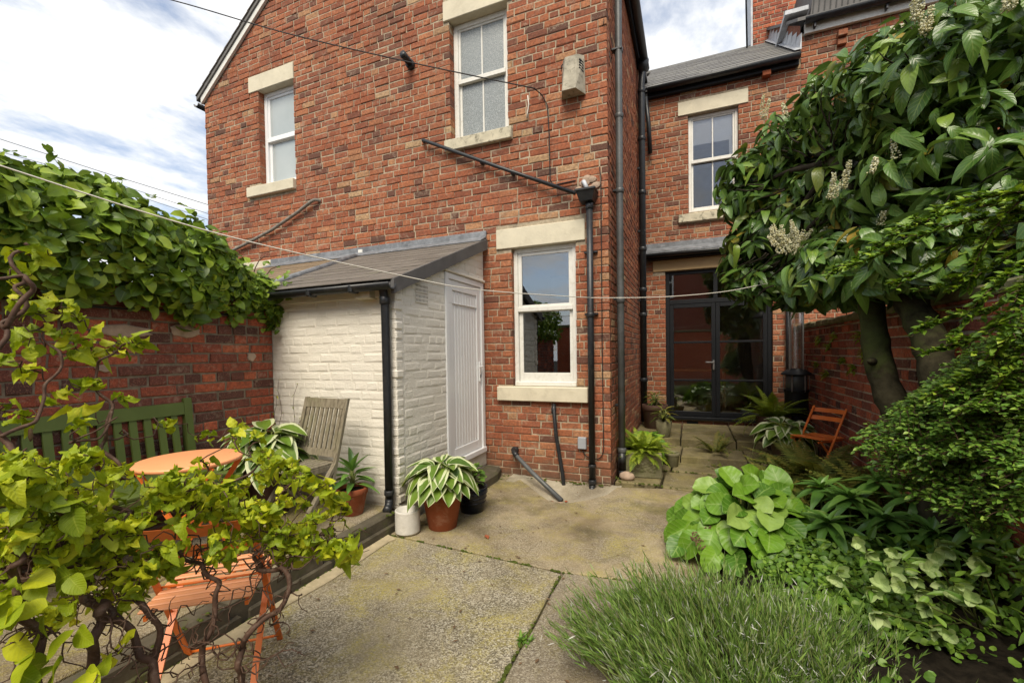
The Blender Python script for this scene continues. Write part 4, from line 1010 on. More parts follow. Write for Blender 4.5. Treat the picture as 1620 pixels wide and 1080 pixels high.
brickwork(oh, '+x', XS, rects, 'painted_masonry', random.Random(19), 0, .1, jit=.0025, chs=(.06,.2,.035), jt=.06)
for (a, b, c, d) in VB:
    v_ = MB().add([(XS+.0005,a,c),(XS+.0005,b,c),(XS+.0005,b,d),(XS+.0005,a,d)], [(0,1,2,3)]).build('air_brick', 'black_metal', oh, True)
    for i in range(10): bx('bar', 'painted_masonry', v_, XS-.002, XS+.007, a+(b-a)*i/9.0-.0045, a+(b-a)*i/9.0+.0045, c, d, .001)
    for z in (c, (c+d)/2, d): bx('bar', 'painted_masonry', v_, XS-.002, XS+.006, a, b, z-.005, z+.005, .001)
# door
dY0, dY1, dZ0, dZ1 = DH
do = bx('door', 'upvc', oh, XS-.06, XS+.012, dY0+.002, dY0+.065, dZ0+.002, dZ1-.002, .004); do['label'] = 'white plastic door with vertical grooved boards'
def dd(n, *a, mat='upvc', ch=.004): return bx(n, mat, do, *a, ch)
dd('frame', XS-.06, XS+.012, dY1-.065, dY1-.002, dZ0+.002, dZ1-.002); dd('frame', XS-.06, XS+.011, dY0+.065, dY1-.065, dZ1-.06, dZ1-.002); dd('sill', XS-.06, XS+.03, dY0+.01, dY1-.01, dZ0+.0, dZ0+.055)
l0, l1, b0, b1 = dY0+.068, dY1-.068, dZ0+.06, dZ1-.063
for a in ((l0, l0+.085, b0, b1), (l1-.085, l1, b0, b1), (l0+.085, l1-.085, b0, b0+.10), (l0+.085, l1-.085, b1-.10, b1)): dd('leaf_frame', XS-.05, XS-.004, *a)
n_ = 9; pw = (l1-l0-.17)/n_
for i in range(n_): dd('board', XS-.045, XS-.016, l0+.085+pw*i+.001, l0+.085+pw*(i+1)-.001, b0+.1, b1-.1, ch=.007)
dd('handle', XS-.004, XS+.012, l1-.06, l1-.025, 1.08, 1.30); dd('handle', XS+.012, XS+.04, l1-.055, l1-.035, 1.235, 1.255); dd('handle', XS+.034, XS+.046, l1-.14, l1-.035, 1.237, 1.253); dd('lock', XS-.002, XS+.0145, l1-.052, l1-.034, 1.12, 1.16, mat='black_metal', ch=.002)
bx('drip_mould', 'painted_masonry', oh, XS-.002, XS+.03, dY0-.02, dY1+.01, dZ1+.004, dZ1+.03, .006)
bx('rendered_plinth', 'painted_masonry', oh, XS-.06, XS+.008, 3.64, YW-.012, .11, dZ0-.002, .008)
m = MB()                                   # rough bare corner edge
for i in range(24): 
    z = .02+i*.079; rr = random.Random(i); m.box(XS-.075, XS+.006+rr.uniform(-.004,.006), YS-.006+rr.uniform(-.004,.006), YS+.09, z, z+.070, .012)
m.build('corner_bricks', 'painted_masonry', oh, True)
# roof
SR_ = (2.70-1.985)/(YW-2.80); RX0, RX1 = -3.86, XS+.05
sro = MB().hexa([(RX0,2.80,1.94),(RX1-.02,2.80,1.94),(RX1-.02,YW-.01,2.655),(RX0,YW-.01,2.655)], [(RX0,2.80,1.972),(RX1-.02,2.80,1.972),(RX1-.02,YW-.01,2.688),(RX0,YW-.01,2.688)]).build('roof', 'slate_grey', oh, True)
slates(sro, RX0, RX1, 2.785, 1.985, SR_, YW-2.8, .165, .30, 'slate', .008, random.Random(30))
bx('flashing', 'lead', sro, RX0-1.75, RX1+.0, YW-.022, YW-.003, 2.70, 2.80, .004)
MB().hexa([(RX0-1.75,YW-.16,2.655),(RX1,YW-.16,2.655),(RX1,YW-.02,2.715),(RX0-1.75,YW-.02,2.715)], [(RX0-1.75,YW-.16,2.662),(RX1,YW-.16,2.662),(RX1,YW-.02,2.735),(RX0-1.75,YW-.02,2.735)]).build('flashing', 'lead', sro, True)
vz = lambda y: 1.985 + SR_*(y-2.80)
MB().hexa([(RX1-.012,2.79,vz(2.79)-.105),(RX1+.018,2.79,vz(2.79)-.105),(RX1+.018,YW-.03,vz(YW-.03)-.105),(RX1-.012,YW-.03,vz(YW-.03)-.105)], [(RX1-.012,2.79,vz(2.79)+.012),(RX1+.018,2.79,vz(2.79)+.012),(RX1+.018,YW-.03,vz(YW-.03)+.012),(RX1-.012,YW-.03,vz(YW-.03)+.012)]).build('barge_board', 'slate_grey', sro, True)
MB().tube([(-3.74,2.80,vz(2.8)+.02),(-3.90,4.35,vz(4.35)+.02)], .035, 8).build('lead_roll', 'lead', sro, True, True)
MB().box(-4.00,-3.93,YW-.030,YW-.018,2.72,2.77,.004).build('mortar_dab', 'white_paint', sro, True)
gt = gutter_run((RX0-.12,2.755,1.955), (RX1+.03,2.755,1.955), .052).build('gutter', 'black_plastic', oh, True, True)
for x in (-3.45, -2.95, -2.5): bx('gutter_bracket', 'black_plastic', gt, x-.02, x+.02, 2.70, 2.80, 1.893, 1.958, .01)
bx('wall_plate', 'painted_masonry', oh, XSL, -2.30, YS-.02, YS+.01, 1.865, 1.945, .004)
bx('lamp_block', 'cream_stone', oh, -2.53, -2.38, YS-.09, YS+.02, 1.855, 1.93, .005)
pipe(oh, 'downpipe', [(-2.245,2.79,1.93)] + arc((-2.245,2.80,1.91),(-2.245,2.81,1.87),(-2.245,2.82,1.82)) + [(-2.245,2.825,1.0),(-2.245,2.825,.24)] + arc((-2.245,2.825,.24),(-2.245,2.82,.17),(-2.225,2.76,.165)), .034, 'black_plastic', 12, [((-2.245,2.818,1.80),.06,.042),((-2.245,2.825,.27),.04,.041)])

no = thing('neighbouring_outhouse', 'brown tiled lean-to roof beyond the ivy wall', 'outhouse', (-4.8, 3.7, 0))
r2 = MB().hexa([(-5.85,2.80,1.94),(RX0-.03,2.80,1.94),(RX0-.03,YW-.02,2.655),(-5.85,YW-.02,2.655)], [(-5.85,2.80,1.972),(RX0-.03,2.80,1.972),(RX0-.03,YW-.02,2.688),(-5.85,YW-.02,2.688)]).build('roof', 'slate_brown', no, True)
slates(r2, -5.85, RX0-.03, 2.785, 1.985, SR_, YW-2.96, .165, .30, 'slate_brown', .008, random.Random(31))
bx('wall', 'mortar', no, -5.8, -3.88, YS, YW-.02, 0, 1.94, 0)

# ================================================================== GARDEN WALLS
XLW = -3.585
gw = thing('garden_wall', 'old dark red brick wall with ivy hanging over its top', 'wall', (XLW-.12, 1.0, 0))
rects = lay(-2.6, 2.88, .1, 1.92, [], .0785, .24, .011, random.Random(22), 'garden')
sheet(gw, 'wall_core', 'mortar_old', '+x', XLW, -2.6, 2.884, -.1, 1.93, [], rec=.007)
bx('wall_back', 'mortar_old', gw, XLW-.235, XLW-.01, -2.6, 2.884, -.1, 1.92, 0)
brickwork(gw, '+x', XLW, rects, 'brick_old', random.Random(23), 300, .1, jit=.005, vis=lambda x, y: x < 440 and y > 440, jt=.05)
for (y0, z0, a_, b_) in ((2.12,1.60,.14,.06),(1.72,1.585,.2,.045),(1.62,1.34,.05,.03),(2.66,1.4,.05,.05),(2.62,1.86,.09,.05)):
    rr = random.Random(int(y0*100)); m = MB(); n = 13
    rim_ = [(y0+a_*rr.uniform(.6,1.1)*math.cos(6.283*i/n), z0+b_*rr.uniform(.6,1.15)*math.sin(6.283*i/n)) for i in range(n)]
    m.add([(XLW+.004,y,z) for y,z in rim_] + [(XLW+.011,y0+(y-y0)*.85,z0+(z-z0)*.85) for y,z in rim_], [tuple(range(n,2*n))] + [(i,(i+1)%n,n+(i+1)%n,n+i) for i in range(n)])
    m.build('render_patch', 'render_patch', gw, True)
wc = MB().tube([(XLW+.02, -1.0+i*.3, 1.745+.012*math.sin(i*1.3)) for i in range(14)], .008, 6).build('wall_cable', 'cable', gw, True, True)

XRW = 1.45
gr = thing('garden_wall', 'shaded brick wall with small plants behind the laurel trunks', 'wall', (XRW+.12, 5, 0))
rects = lay(1.0, 7.59, .05, 1.66, [], .0795, .235, .012, random.Random(24), 'garden')
sheet(gr, 'wall_core', 'mortar', '-x', XRW, 1.0, 7.592, -.1, 1.655, [], rec=.009)
bx('wall_back', 'mortar', gr, XRW+.012, XRW+.24, 1.0, 7.592, -.1, 1.65, 0)
brickwork(gr, '-x', XRW, rects, 'brick_old', random.Random(25), 300, .1, jit=.005, vis=lambda x, y: 1240 < x < 1520 and 480 < y < 700, jt=.05)
for i in range(26):
    y_ = 1.0+i*.255; rr = random.Random(i); bx('coping_stone', 'mossy_stone', gr, XRW-.02, XRW+.26, y_+.004, y_+.25, 1.662, 1.72+rr.uniform(0,.02), .015)

op = thing('terrace_building', 'brick terrace across the back lane behind the yard', 'house', (0, -9, 0))
bx('back_wall', 'brick_old', op, -2.4, 12, -7.4, -7.0+.02, -.1, 6.4, 0)
for x in (-1.6,1.5,5,8.5):
    for z in (1.1, 3.9):
        w_ = bx('window', 'white_paint', op, x, x+.9, -6.985, -6.93, z, z+1.5, .01); bx('pane', 'dark_room', w_, x+.08, x+.82, -6.935, -6.925, z+.08, z+.72, 0); bx('pane', 'dark_room', w_, x+.08, x+.82, -6.935, -6.925, z+.80, z+1.42, 0)
MB().hexa([(-2.5,-12,9.0),(12.2,-12,9.0),(12.2,-6.7,6.38),(-2.5,-6.7,6.38)], [(-2.5,-12,9.1),(12.2,-12,9.1),(12.2,-6.7,6.48),(-2.5,-6.7,6.48)]).build('roof', 'slate_far', op, True)
yw = thing('yard_wall', 'brick wall closing the back of the yard behind the viewpoint', 'wall', (-1, -3, 0))
bx('wall_core', 'brick_old', yw, -3.6, 1.7, -3.25, -3.0, -.1, 2.1, .01); bx('coping', 'mossy_stone', yw, -3.62, 1.72, -3.28, -2.97, 2.1, 2.18, .01)

# ================================================================== FURNITURE
TZ0 = 0.15                                # terrace level
be = thing('garden_bench', 'dark green slatted wooden bench against the ivy wall', 'bench', (-3.27, 1.33, TZ0), R(90))
BL = 0.76
for i in range(5): MB().box(-BL, BL, -.26+i*.104, -.26+i*.104+.088, .415, .437, .004).build('seat_slat', 'green_paint', be)
bk = lambda z: .235 + (z-.42)*.16          # reclining back plane
MB().hexa([(-BL,bk(.84)-.02,.82),(BL,bk(.84)-.02,.82),(BL,bk(.84)+.02,.82),(-BL,bk(.84)+.02,.82)], [(-BL,bk(.91)-.02,.91),(BL,bk(.91)-.02,.91),(BL,bk(.91)+.02,.91),(-BL,bk(.91)+.02,.91)]).build('top_rail', 'green_paint', be)
MB().hexa([(-BL,bk(.47)-.018,.455),(BL,bk(.47)-.018,.455),(BL,bk(.47)+.018,.455),(-BL,bk(.47)+.018,.455)], [(-BL,bk(.53)-.018,.53),(BL,bk(.53)-.018,.53),(BL,bk(.53)+.018,.53),(-BL,bk(.53)+.018,.53)]).build('lower_rail', 'green_paint', be)
for i in range(17):
    x = -BL+.07+i*(2*BL-.14)/16; MB().hexa([(x-.022,bk(.53)-.008,.53),(x+.022,bk(.53)-.008,.53),(x+.022,bk(.53)+.01,.53),(x-.022,bk(.53)+.01,.53)], [(x-.022,bk(.82)-.008,.82),(x+.022,bk(.82)-.008,.82),(x+.022,bk(.82)+.01,.82),(x-.022,bk(.82)+.01,.82)]).build('back_slat', 'green_paint', be)
for s in (-1, 1):
    x = s*(BL+.028)
    MB().box(x-.027, x+.027, -.27, -.21, 0, .41, .004).build('leg', 'green_paint', be)
    MB().hexa([(x-.027,.20,0),(x+.027,.20,0),(x+.027,.26,0),(x-.027,.26,0)], [(x-.027,bk(.94)-.026,.94),(x+.027,bk(.94)-.026,.94),(x+.027,bk(.94)+.026,.94),(x-.027,bk(.94)+.026,.94)]).build('leg', 'green_paint', be)
    MB().box(x-.02, x+.02, -.21, .20, .36, .41, .003).build('side_rail', 'green_paint', be)
MB().box(-BL, BL, -.262, -.236, .34, .412, .003).build('apron', 'green_paint', be)

tc_ = at(300, 724, 2.40)
ta = thing('bistro_table', 'round orange metal bistro table with peach top painted as brightly lit', 'table', (tc_[0], tc_[1], TZ0), R(25))
MB().lathe(rp([(0.001,.666),(.235,.666),(.25,.672),(.252,.685),(.244,.692),(0.001,.6925)]), 48, cap=False).build('table_top', 'orange_paint_lit', ta, smooth=True)
for s in (-1, 1):
    MB().bar((-.22, s*.13, 0), (.20, s*.13, .666), .026, .012, (0,1,0)).build('leg', 'orange_paint', ta)
    MB().bar((.22, s*.115, 0), (-.20, s*.115, .666), .026, .012, (0,1,0)).build('leg', 'orange_paint', ta)
MB().tube([(-.20,-.145,.03),(-.20,.145,.03)], .007, 8).build('stretcher', 'orange_paint', ta, smooth=True); MB().tube([(.20,-.125,.03),(.20,.125,.03)], .007, 8).build('stretcher', 'orange_paint', ta, smooth=True)
MB().tube([(0,-.145,.335),(0,.145,.335)], .006, 8).build('pivot_rod', 'orange_paint', ta, smooth=True)

def bistro_chair(label, loc, rz, light=True):
    c = thing('bistro_chair', label, 'chair', loc, rz, 'orange folding bistro chairs')
    for i in range(8):
        y = -.19+i*.052; MB().box(-.185, .185, y, y+.034, .447+.004*abs(i-4), .456+.004*abs(i-4), .003).build('seat_slat', 'orange_paint_lit' if light else 'orange_paint', c)  # light: slats carry the bright-lit tone in their colour
    for s in (-1, 1):
        MB().bar((s*.165, -.20, .438), (s*.165, .20, .438), .012, .022, (0,0,1)).build('seat_rail', 'orange_paint', c)
        MB().bar((s*.19, -.25, 0), (s*.19, .235, .80), .009, .024, (1,0,0)).build('back_leg', 'orange_paint', c)
        MB().bar((s*.172, .24, 0), (s*.172, -.17, .44), .009, .024, (1,0,0)).build('front_leg', 'orange_paint', c)
    for z in (.665, .755):
        y = .165+(z-.665)*.6; m = MB()
        for i in range(6):
            a_, b_ = -.19+.38*i/6, -.19+.38*(i+1)/6; q = lambda x: y+.02*(1-(x/.19)**2)
            m.hexa([(a_,q(a_)-.003,z-.024),(b_,q(b_)-.003,z-.024),(b_,q(b_)+.003,z-.024),(a_,q(a_)+.003,z-.024)], [(a_,q(a_)+.018,z+.024),(b_,q(b_)+.018,z+.024),(b_,q(b_)+.024,z+.024),(a_,q(a_)+.024,z+.024)])
        m.build('back_slat', 'orange_paint', c)
    for y, x in ((-.235,.19),(.225,.172)): MB().tube([(-x,y,.03),(x,y,.03)], .006, 8).build('stretcher', 'orange_paint', c, smooth=True)
    MB().tube([(-.19,.03,.47),(.19,.03,.47)], .005, 8).build('stretcher', 'orange_paint', c, smooth=True)
    return c
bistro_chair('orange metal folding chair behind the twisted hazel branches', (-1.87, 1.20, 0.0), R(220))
fc = bistro_chair('orange metal folding chair by the ferns under the laurel', (1.19, 5.25, 0.10), R(-48), False); fc.scale = (.86, .86, .86)

wc_ = thing('folding_chair', 'weathered grey wooden folding chair against the cream wall', 'chair', (-2.72, 2.42, TZ0), R(-4))
bw = lambda z: .10 + (z-.42)*.27
def lean(x, z0_, z1_, w, t, m=None):
    m = m or MB(); return m.hexa([(x-w/2,bw(z0_)-t/2,z0_),(x+w/2,bw(z0_)-t/2,z0_),(x+w/2,bw(z0_)+t/2,z0_),(x-w/2,bw(z0_)+t/2,z0_)], [(x-w/2,bw(z1_)-t/2,z1_),(x+w/2,bw(z1_)-t/2,z1_),(x+w/2,bw(z1_)+t/2,z1_),(x-w/2,bw(z1_)+t/2,z1_)])
for s in (-1, 1):
    lean(s*.225, .30, .91, .034, .024).build('back_post', 'weathered_wood', wc_)
    MB().bar((s*.225, -.24, 0), (s*.225, .10, .43), .024, .036, (1,0,0)).build('leg', 'weathered_wood', wc_)
    MB().bar((s*.198, .20, 0), (s*.198, -.20, .41), .022, .036, (1,0,0)).build('leg', 'weathered_wood', wc_)
    MB().bar((s*.18, -.22, .40), (s*.18, .13, .40), .02, .035, (0,0,1)).build('seat_rail', 'weathered_wood', wc_)
m = MB()
lean(0, .835, .905, .42, .022).build('top_rail', 'weathered_wood', wc_); lean(0, .475, .525, .42, .02).build('lower_rail', 'weathered_wood', wc_)
for i in range(8): lean(-.18+i*.0514, .525, .835, .032, .012).build('back_slat', 'weathered_wood', wc_)
for i in range(7): MB().box(-.19+i*.055, -.19+i*.055+.043, -.23, .14, .418, .433, .003).build('seat_slat', 'weathered_wood', wc_)

# ------------------------------------------------------------------ patio heater
hx, hy = 1.26, 6.5
ph = thing('patio_heater', 'patio heater with glass tube and dark hood near the wall', 'patio heater', (hx, hy, .215))
MB().lathe(rp([(.02,0),(.16,0),(.16,.05),(.14,.09),(.13,.62),(.15,.66),(.11,.66)]), 20).build('base', 'black_metal', ph, smooth=True)
MB().lathe(rp([(.12,.66),(.12,.84),(.10,.84)]), 20).build('burner', 'grey_iron', ph, smooth=True)
for i in range(6): MB().box(-.006,.006,-.006,.006,.64,.86).build('guard_bar', 'steel', ph); b_ = [o for o in ph.children][-1]; b_.location = (.14*math.cos(i*1.047), .14*math.sin(i*1.047), 0)
MB().lathe(rp([(.085,.93),(.17,.865),(.175,.85),(.10,.85)]), 24).build('collar', 'black_metal', ph, smooth=True)
MB().lathe([(.085,.93),(.085,1.72)], 20, cap=False).build('glass_tube', 'tube_glass', ph, smooth=True)
for i in range(4): MB().box(-.007,.007,-.007,.007,.90,1.74).build('upright', 'steel', ph); b_ = [o for o in ph.children][-1]; b_.location = (.10*math.cos(i*1.57+.6), .10*math.sin(i*1.57+.6), 0)
MB().lathe(rp([(.001,1.86),(.10,1.85),(.215,1.755),(.22,1.735),(.20,1.735),(.09,1.78)]), 28).build('hood', 'black_metal', ph, smooth=True)

# ------------------------------------------------------------------ pots
def pot(name, label, loc, r0, r1, h, mat, cat='plant pot', rim=True, soil=True):
    p = thing(name, label, cat, loc)
    prof = [(.001,0),(r0,0),(r1*.93,h*.78),(r1*.93,h*.78),(r1,h*.79),(r1,h),(r1*.9,h),(r1*.86,h*.8),(.001,h*.8)] if rim else [(.001,0),(r0,0),(r1,h),(r1*.92,h),(r1*.85,h*.85),(.001,h*.85)]
    prof = [q for i, q in enumerate(prof) if i == 0 or q != prof[i-1]]
    MB().lathe(rp(prof), 36, cap=False).build('pot', mat, p, smooth=True)
    if soil: MB().lathe([(r1*.88,h*.86),(r1*.5,h*.89),(.001,h*.9)], 20, cap=False).build('soil', 'soil', p, smooth=True)
    return p
HOSTA = [leaf_tmpl(6, 8, .66, (.70,.72), f_, c_, ripple=.012, rip_n=2, seed=i) for i, (f_, c_) in enumerate(((.35,.8),(.25,1.1),(.45,.5),(.3,1.4)))]
def hosta(parent, c, n, rad, rng, mat='hosta_leaf', tm=HOSTA, up=0.9, size=(.14,.2), spread=1.0, stem='stem_green'):
    its = []; st = MB(); c = np.array(c, float)
    for i in range(n):
        a_ = i*2.399 + rng.uniform(-.3,.3); t = (i+.5)/n; el = up*(1-t) + (.12)*t
        d = np.array((math.cos(a_)*math.cos(el), math.sin(a_)*math.cos(el), math.sin(el)))
        L = rad*(.55+.45*t)*rng.uniform(.75,1.1)*spread; p1 = c + d*L*.6 + np.array((0,0,.03+.11*(1-t)))
        st.tube([c, c+(p1-c)*.5+np.array((0,0,.03)), p1], [.006,.005,.004], 5)
        dl = np.array((d[0], d[1], d[2]*.5-.05-.25*t)); its.append((p1, frame(dl, (0,0,1), rng.uniform(-.35,.35)), rng.uniform(*size), rng.randrange(len(tm))))
    st.build('stems', stem, parent, True, True); scatter(parent, tm, its, mat)
rp_ = random.Random(40)
p = pot('terracotta_pot', 'large terracotta pot of variegated hosta by the outhouse corner', (-1.86, 3.0, .002), .112, .165, .30, 'terracotta'); hosta(p, (-1.86,3.0,.30), 64, .30, rp_, size=(.17,.235))
p = thing('cylinder_pot', 'empty white ribbed cylinder pot on the concrete', 'plant pot', (-2.055, 2.80, .002))
prof = [(.001,0),(.082,0),(.093,.012)] + [(.094+(.0022 if i % 2 else 0), .012+i*.0085) for i in range(20)] + [(.094,.185),(.085,.187),(.082,.06),(.001,.055)]
MB().lathe(prof, 40, cap=False).build('pot', 'white_pot', p, smooth=True)
p = pot('glazed_pot', 'dark navy glazed pot with small lime green leaves', (-1.80, 3.40, .002), .10, .145, .22, 'navy_glaze', rim=False)
for z in (.09,.13,.17): MB().lathe([(.1+.045*z/.22+.001,z-.006),(.1+.045*z/.22+.006,z),(.1+.045*z/.22+.001,z+.006)], 32, cap=False).build('rib', 'navy_glaze', p, smooth=True)
ROUND = [leaf_tmpl(4, 5, .95, (.75,.55), .2, .35, ripple=.03, seed=i) for i in range(3)]
hosta(p, (-1.80,3.40,.20), 46, .17, rp_, 'herb_leaf', ROUND, 1.2, (.045,.075))
p = pot('terracotta_pot', 'terracotta pot of upright broad green leaves on the raised terrace', (-2.47, 2.66, TZ0), .075, .118, .21, 'terracotta')
BROAD = [leaf_tmpl(4, 7, .30, (.6,.8), .5, .35, seed=i) for i in range(3)]
hosta(p, (-2.47,2.66,TZ0+.19), 22, .10, rp_, 'rosette_leaf', BROAD, 1.45, (.15,.21))
p = pot('clay_pot', 'brown clay pot of variegated hosta between bench and wooden chair', (-3.12, 2.44, TZ0), .14, .19, .42, 'brown_clay'); hosta(p, (-3.12,2.44,TZ0+.42), 60, .36, rp_, size=(.20,.28))
p = pot('clay_pot', 'brown clay pot left of the glazed doors', (-0.50, 6.95, .215), .15, .19, .36, 'brown_clay'); hosta(p, (-0.50,6.95,.55), 34, .17, rp_, 'fern_dark', BROAD, 1.0, (.08,.14))
# carved stone trough
tr = thing('stone_planter', 'square mossy stone planter with carved panel at the house corner', 'planter', (-0.49, 5.03, .02), R(6))
w2, d2, hh = .19, .17, .27
for a in ((-w2,w2,-d2,-d2+.03,0,hh),(-w2,w2,d2-.03,d2,0,hh),(-w2,-w2+.03,-d2+.03,d2-.03,0,hh-.001),(w2-.03,w2,-d2+.03,d2-.03,0,hh-.001)): MB().box(*a, .008).build('side', 'mossy_stone', tr)
rr = random.Random(5); NX, NZ_ = 34, 20; V = []; F = []
for i in range(NX+1):
    for j in range(NZ_+1):
        u_, v_ = i/NX, j/NZ_; x = -w2+.05+u_*(2*w2-.10); z = .06+v_*.15
        e_ = min(u_, 1-u_, v_, 1-v_)*8; rel = .5+.5*math.sin(9*u_*3.14+2.2*math.sin(7*v_))*math.cos(6*v_*3.14+1.5*math.sin(11*u_)) 
        V.append((x, -d2-.001-.012*min(1,e_)*rel, z))
for i in range(NX):
    for j in range(NZ_): a = i*(NZ_+1)+j; F.append((a, a+NZ_+1, a+NZ_+2, a+1))
MB().add(V, F).build('carved_panel', 'mossy_stone', tr, smooth=True)
MB().box(-w2+.03,w2-.03,-d2+.03,d2-.03,.2,.235,.01).build('soil', 'soil', tr)

# ferns
def frond_tmpl(n=16, w=.30, curl=.9, seed=0, sub=True):
    V = []; F = []; U = []; rg = random.Random(seed)
    def ax(t): return np.array((0, math.sin(t*curl)/curl, -(1-math.cos(t*curl))/curl))
    for s in (-1, 1):
        for i in range(n):
            t = .12 + .88*i/n; L = w*math.sin(math.pi*min(1,(.18+.82*t))**.8)**.9*(.9+.2*rg.random())*.5; L = max(L, .012); c = ax(t); tang = ax(t+.02)-ax(t); tang /= np.linalg.norm(tang)
            d = np.array((s*.93,0,0)) + tang*.38; wd = .5/n
            b = len(V)
            V += [c - tang*wd*.5, c + tang*wd*.6, c + d*L*.5 + tang*wd*.75, c + d*L*.5 - tang*wd*.55, c + d*L - np.array((0,0,L*.15))]
            U += [(.5,t)]*5; F += [(b,b+3,b+2,b+1) if s > 0 else (b,b+1,b+2,b+3), (b+3,b+4,b+2) if s > 0 else (b+2,b+4,b+3)]
    b = len(V)
    for i in range(8):
        c = ax(i/8); V += [c+np.array((-.006,0,.002)), c+np.array((.006,0,.002))]; U += [(.5,.5)]*2
    for i in range(7): F.append((b+2*i, b+2*i+1, b+2*i+3, b+2*i+2))
    return np.array(V), F, np.array(U)
FROND = [frond_tmpl(18, .34, c_, i) for i, c_ in enumerate((.7, 1.1, 1.5, .9))]
def fern(parent, c, n, size, rng, mat='fern_leaf', el=(.3,1.25)):
    its = []
    for i in range(n):
        a_ = rng.uniform(0,6.283); e_ = rng.uniform(*el); d = (math.cos(a_)*math.cos(e_), math.sin(a_)*math.cos(e_), math.sin(e_))
        its.append((np.array(c)+np.array((math.cos(a_),math.sin(a_),0))*.03, frame(d, (0,0,1), rng.uniform(-.4,.4)), rng.uniform(size*.7,size*1.1), rng.randrange(4)))
    scatter(parent, FROND, its, mat, part='frond', mass='fronds')
SMALLF = None
fern(tr, (-0.49,5.03,.25), 110, .36, rp_, 'fern_leaf', (.2,1.4))
fe = thing('leafy_clump', 'broad leaved green clump behind the carved planter', 'plant', (-0.52, 5.5, .03)); hosta(fe, (-0.52,5.5,.1), 50, .24, rp_, 'bergenia_leaf', HOSTA, 1.25, (.16,.24))
p = pot('stone_pot', 'small mossy stone pot standing before the brown pot by the doors', (-0.34, 6.32, .215), .085, .11, .21, 'mossy_stone', rim=False)
hosta(p, (-0.34,6.32,.41), 26, .16, rp_, 'fern_dark', BROAD, .9, (.10,.16))
p = pot('clay_pot', 'small plain clay pot tucked behind the carved planter', (-0.20, 5.42, .03), .065, .085, .17, 'mossy_stone'); 
p = pot('tall_pot', 'dark tall pot of arching fern right of the glazed doors', (0.98, 6.35, .13), .14, .20, .42, 'brown_clay'); fern(p, (0.98,6.35,.52), 46, .50, rp_, 'fern_leaf', (.1,1.35))
p = pot('clay_pot', 'brown pot of white edged hosta beside the orange chair', (0.98, 5.62, .125), .11, .15, .24, 'brown_clay'); hosta(p, (0.98,5.62,.35), 40, .30, rp_, size=(.19,.27), up=.8)
sh = thing('garden_stone', 'pale rounded stone beside the drainpipe foot', 'stone', (-0.63, 4.74, .02))
rr = random.Random(8); m = MB().lathe([(.001,0),(.05,.0),(.068,.03),(.055,.065),(.025,.085),(.001,.088)], 14, cap=False); m.v = [(x*1.25*(1+rr.uniform(-.06,.06)), y*.8*(1+rr.uniform(-.06,.06)), z) for x, y, z in m.v]
m.build('stone', 'render_patch', sh, smooth=True)
# fallen leaf and little weeds in the joints
fl_ = thing('fallen_leaf', 'single dry brown leaf lying on the concrete', 'leaf', (-1.43, 2.93, .008), R(40)); MB().add([(0,-.04,0),(.02,0,.006),(0,.045,.002),(-.02,0,.008)], [(0,1,2,3)]).build('blade', 'terracotta', fl_)
def weed(label, x, y, n, s, mat='herb_leaf', z=.0, tm=None):
    w_ = thing('weed', label, 'weed', (x, y, z)); its = []
    for i in range(n):
        a_ = rp_.uniform(0,6.28); e_ = rp_.uniform(.15,.9); its.append((np.array((x+rp_.gauss(0,s*.25),y+rp_.gauss(0,s*.25),z+.003)), frame((math.cos(a_)*math.cos(e_),math.sin(a_)*math.cos(e_),math.sin(e_))), s*rp_.uniform(.5,1), rp_.randrange(3)))
    scatter(w_, tm or BROAD, its, mat)
weed('tiny green weed growing in the slab joint', -0.755, 1.93, 26, .055)
weed('low weed at the foot of the dark flagstones', 0.28, 5.55, 60, .12, 'fern_dark')
weed('yellow green seedling at the kerb by the hazel', -1.55, .80, 40, .13, 'hazel_leaf')
fz = thing('fern', 'small feathery fern growing between the flagstones', 'fern', (.30, 5.9, .12)); fern(fz, (.30,5.9,.12), 18, .34, rp_, 'fern_dark', (.7,1.45))
for i, (py_, pz_) in enumerate(((6.2,1.5),(5.8,1.42),(5.3,1.28),(5.05,1.2),(5.9,1.1),(4.75,1.35),(4.5,1.2),(6.3,1.2),(5.6,1.52),(4.9,1.5))):
    w_ = thing('wall_plant', 'little green tuft sprouting from a joint of the shaded wall', 'plant', (XRW, py_, pz_), 0, 'tufts growing in the shaded wall'); its = []
    for k in range(16):
        d = (-rp_.uniform(.3,1), rp_.uniform(-.9,.9), rp_.uniform(-.7,.6)); its.append((np.array((XRW-.005,py_+rp_.gauss(0,.03),pz_+rp_.gauss(0,.02))), frame(d), rp_.uniform(.04,.10), rp_.randrange(3)))
    scatter(w_, BROAD, its, 'fern_leaf')

# ================================================================== LINES
def line(name, label, cat, pts, r_, mat):
    o = MB().tube(pts, r_, 6).build(name, mat, None, False, True); tag(o, label, cat); return o
def thru(P, n=8):                          # smooth run through a few points
    out = []; P = [np.array(p) for p in P]
    for i in range(len(P)-1):
        a = P[max(i-1,0)]; b = P[i]; c = P[i+1]; d = P[min(i+2,len(P)-1)]
        for k in range(n):
            t = k/n; out.append(.5*((2*b)+(-a+c)*t+(2*a-5*b+4*c-d)*t*t+(-a+3*b-3*c+d)*t**3))
    return out+[P[-1]]
line('clothes_line', 'pale rope clothes line sagging across the yard from the ivy', 'rope', thru([at(-160,206,1.95), at(0,262,2.12), at(350,371,2.6), at(640,437,3.2), at(764,459,3.55), at(935,471,4.25)]), .0042, 'rope')
line('clothes_line', 'pale rope running from the house pipe to the laurel', 'rope', thru([at(935,471,4.25), at(1040,470,4.25), at(1140,462,4.2), at(1215,448,4.1)]), .0042, 'rope')
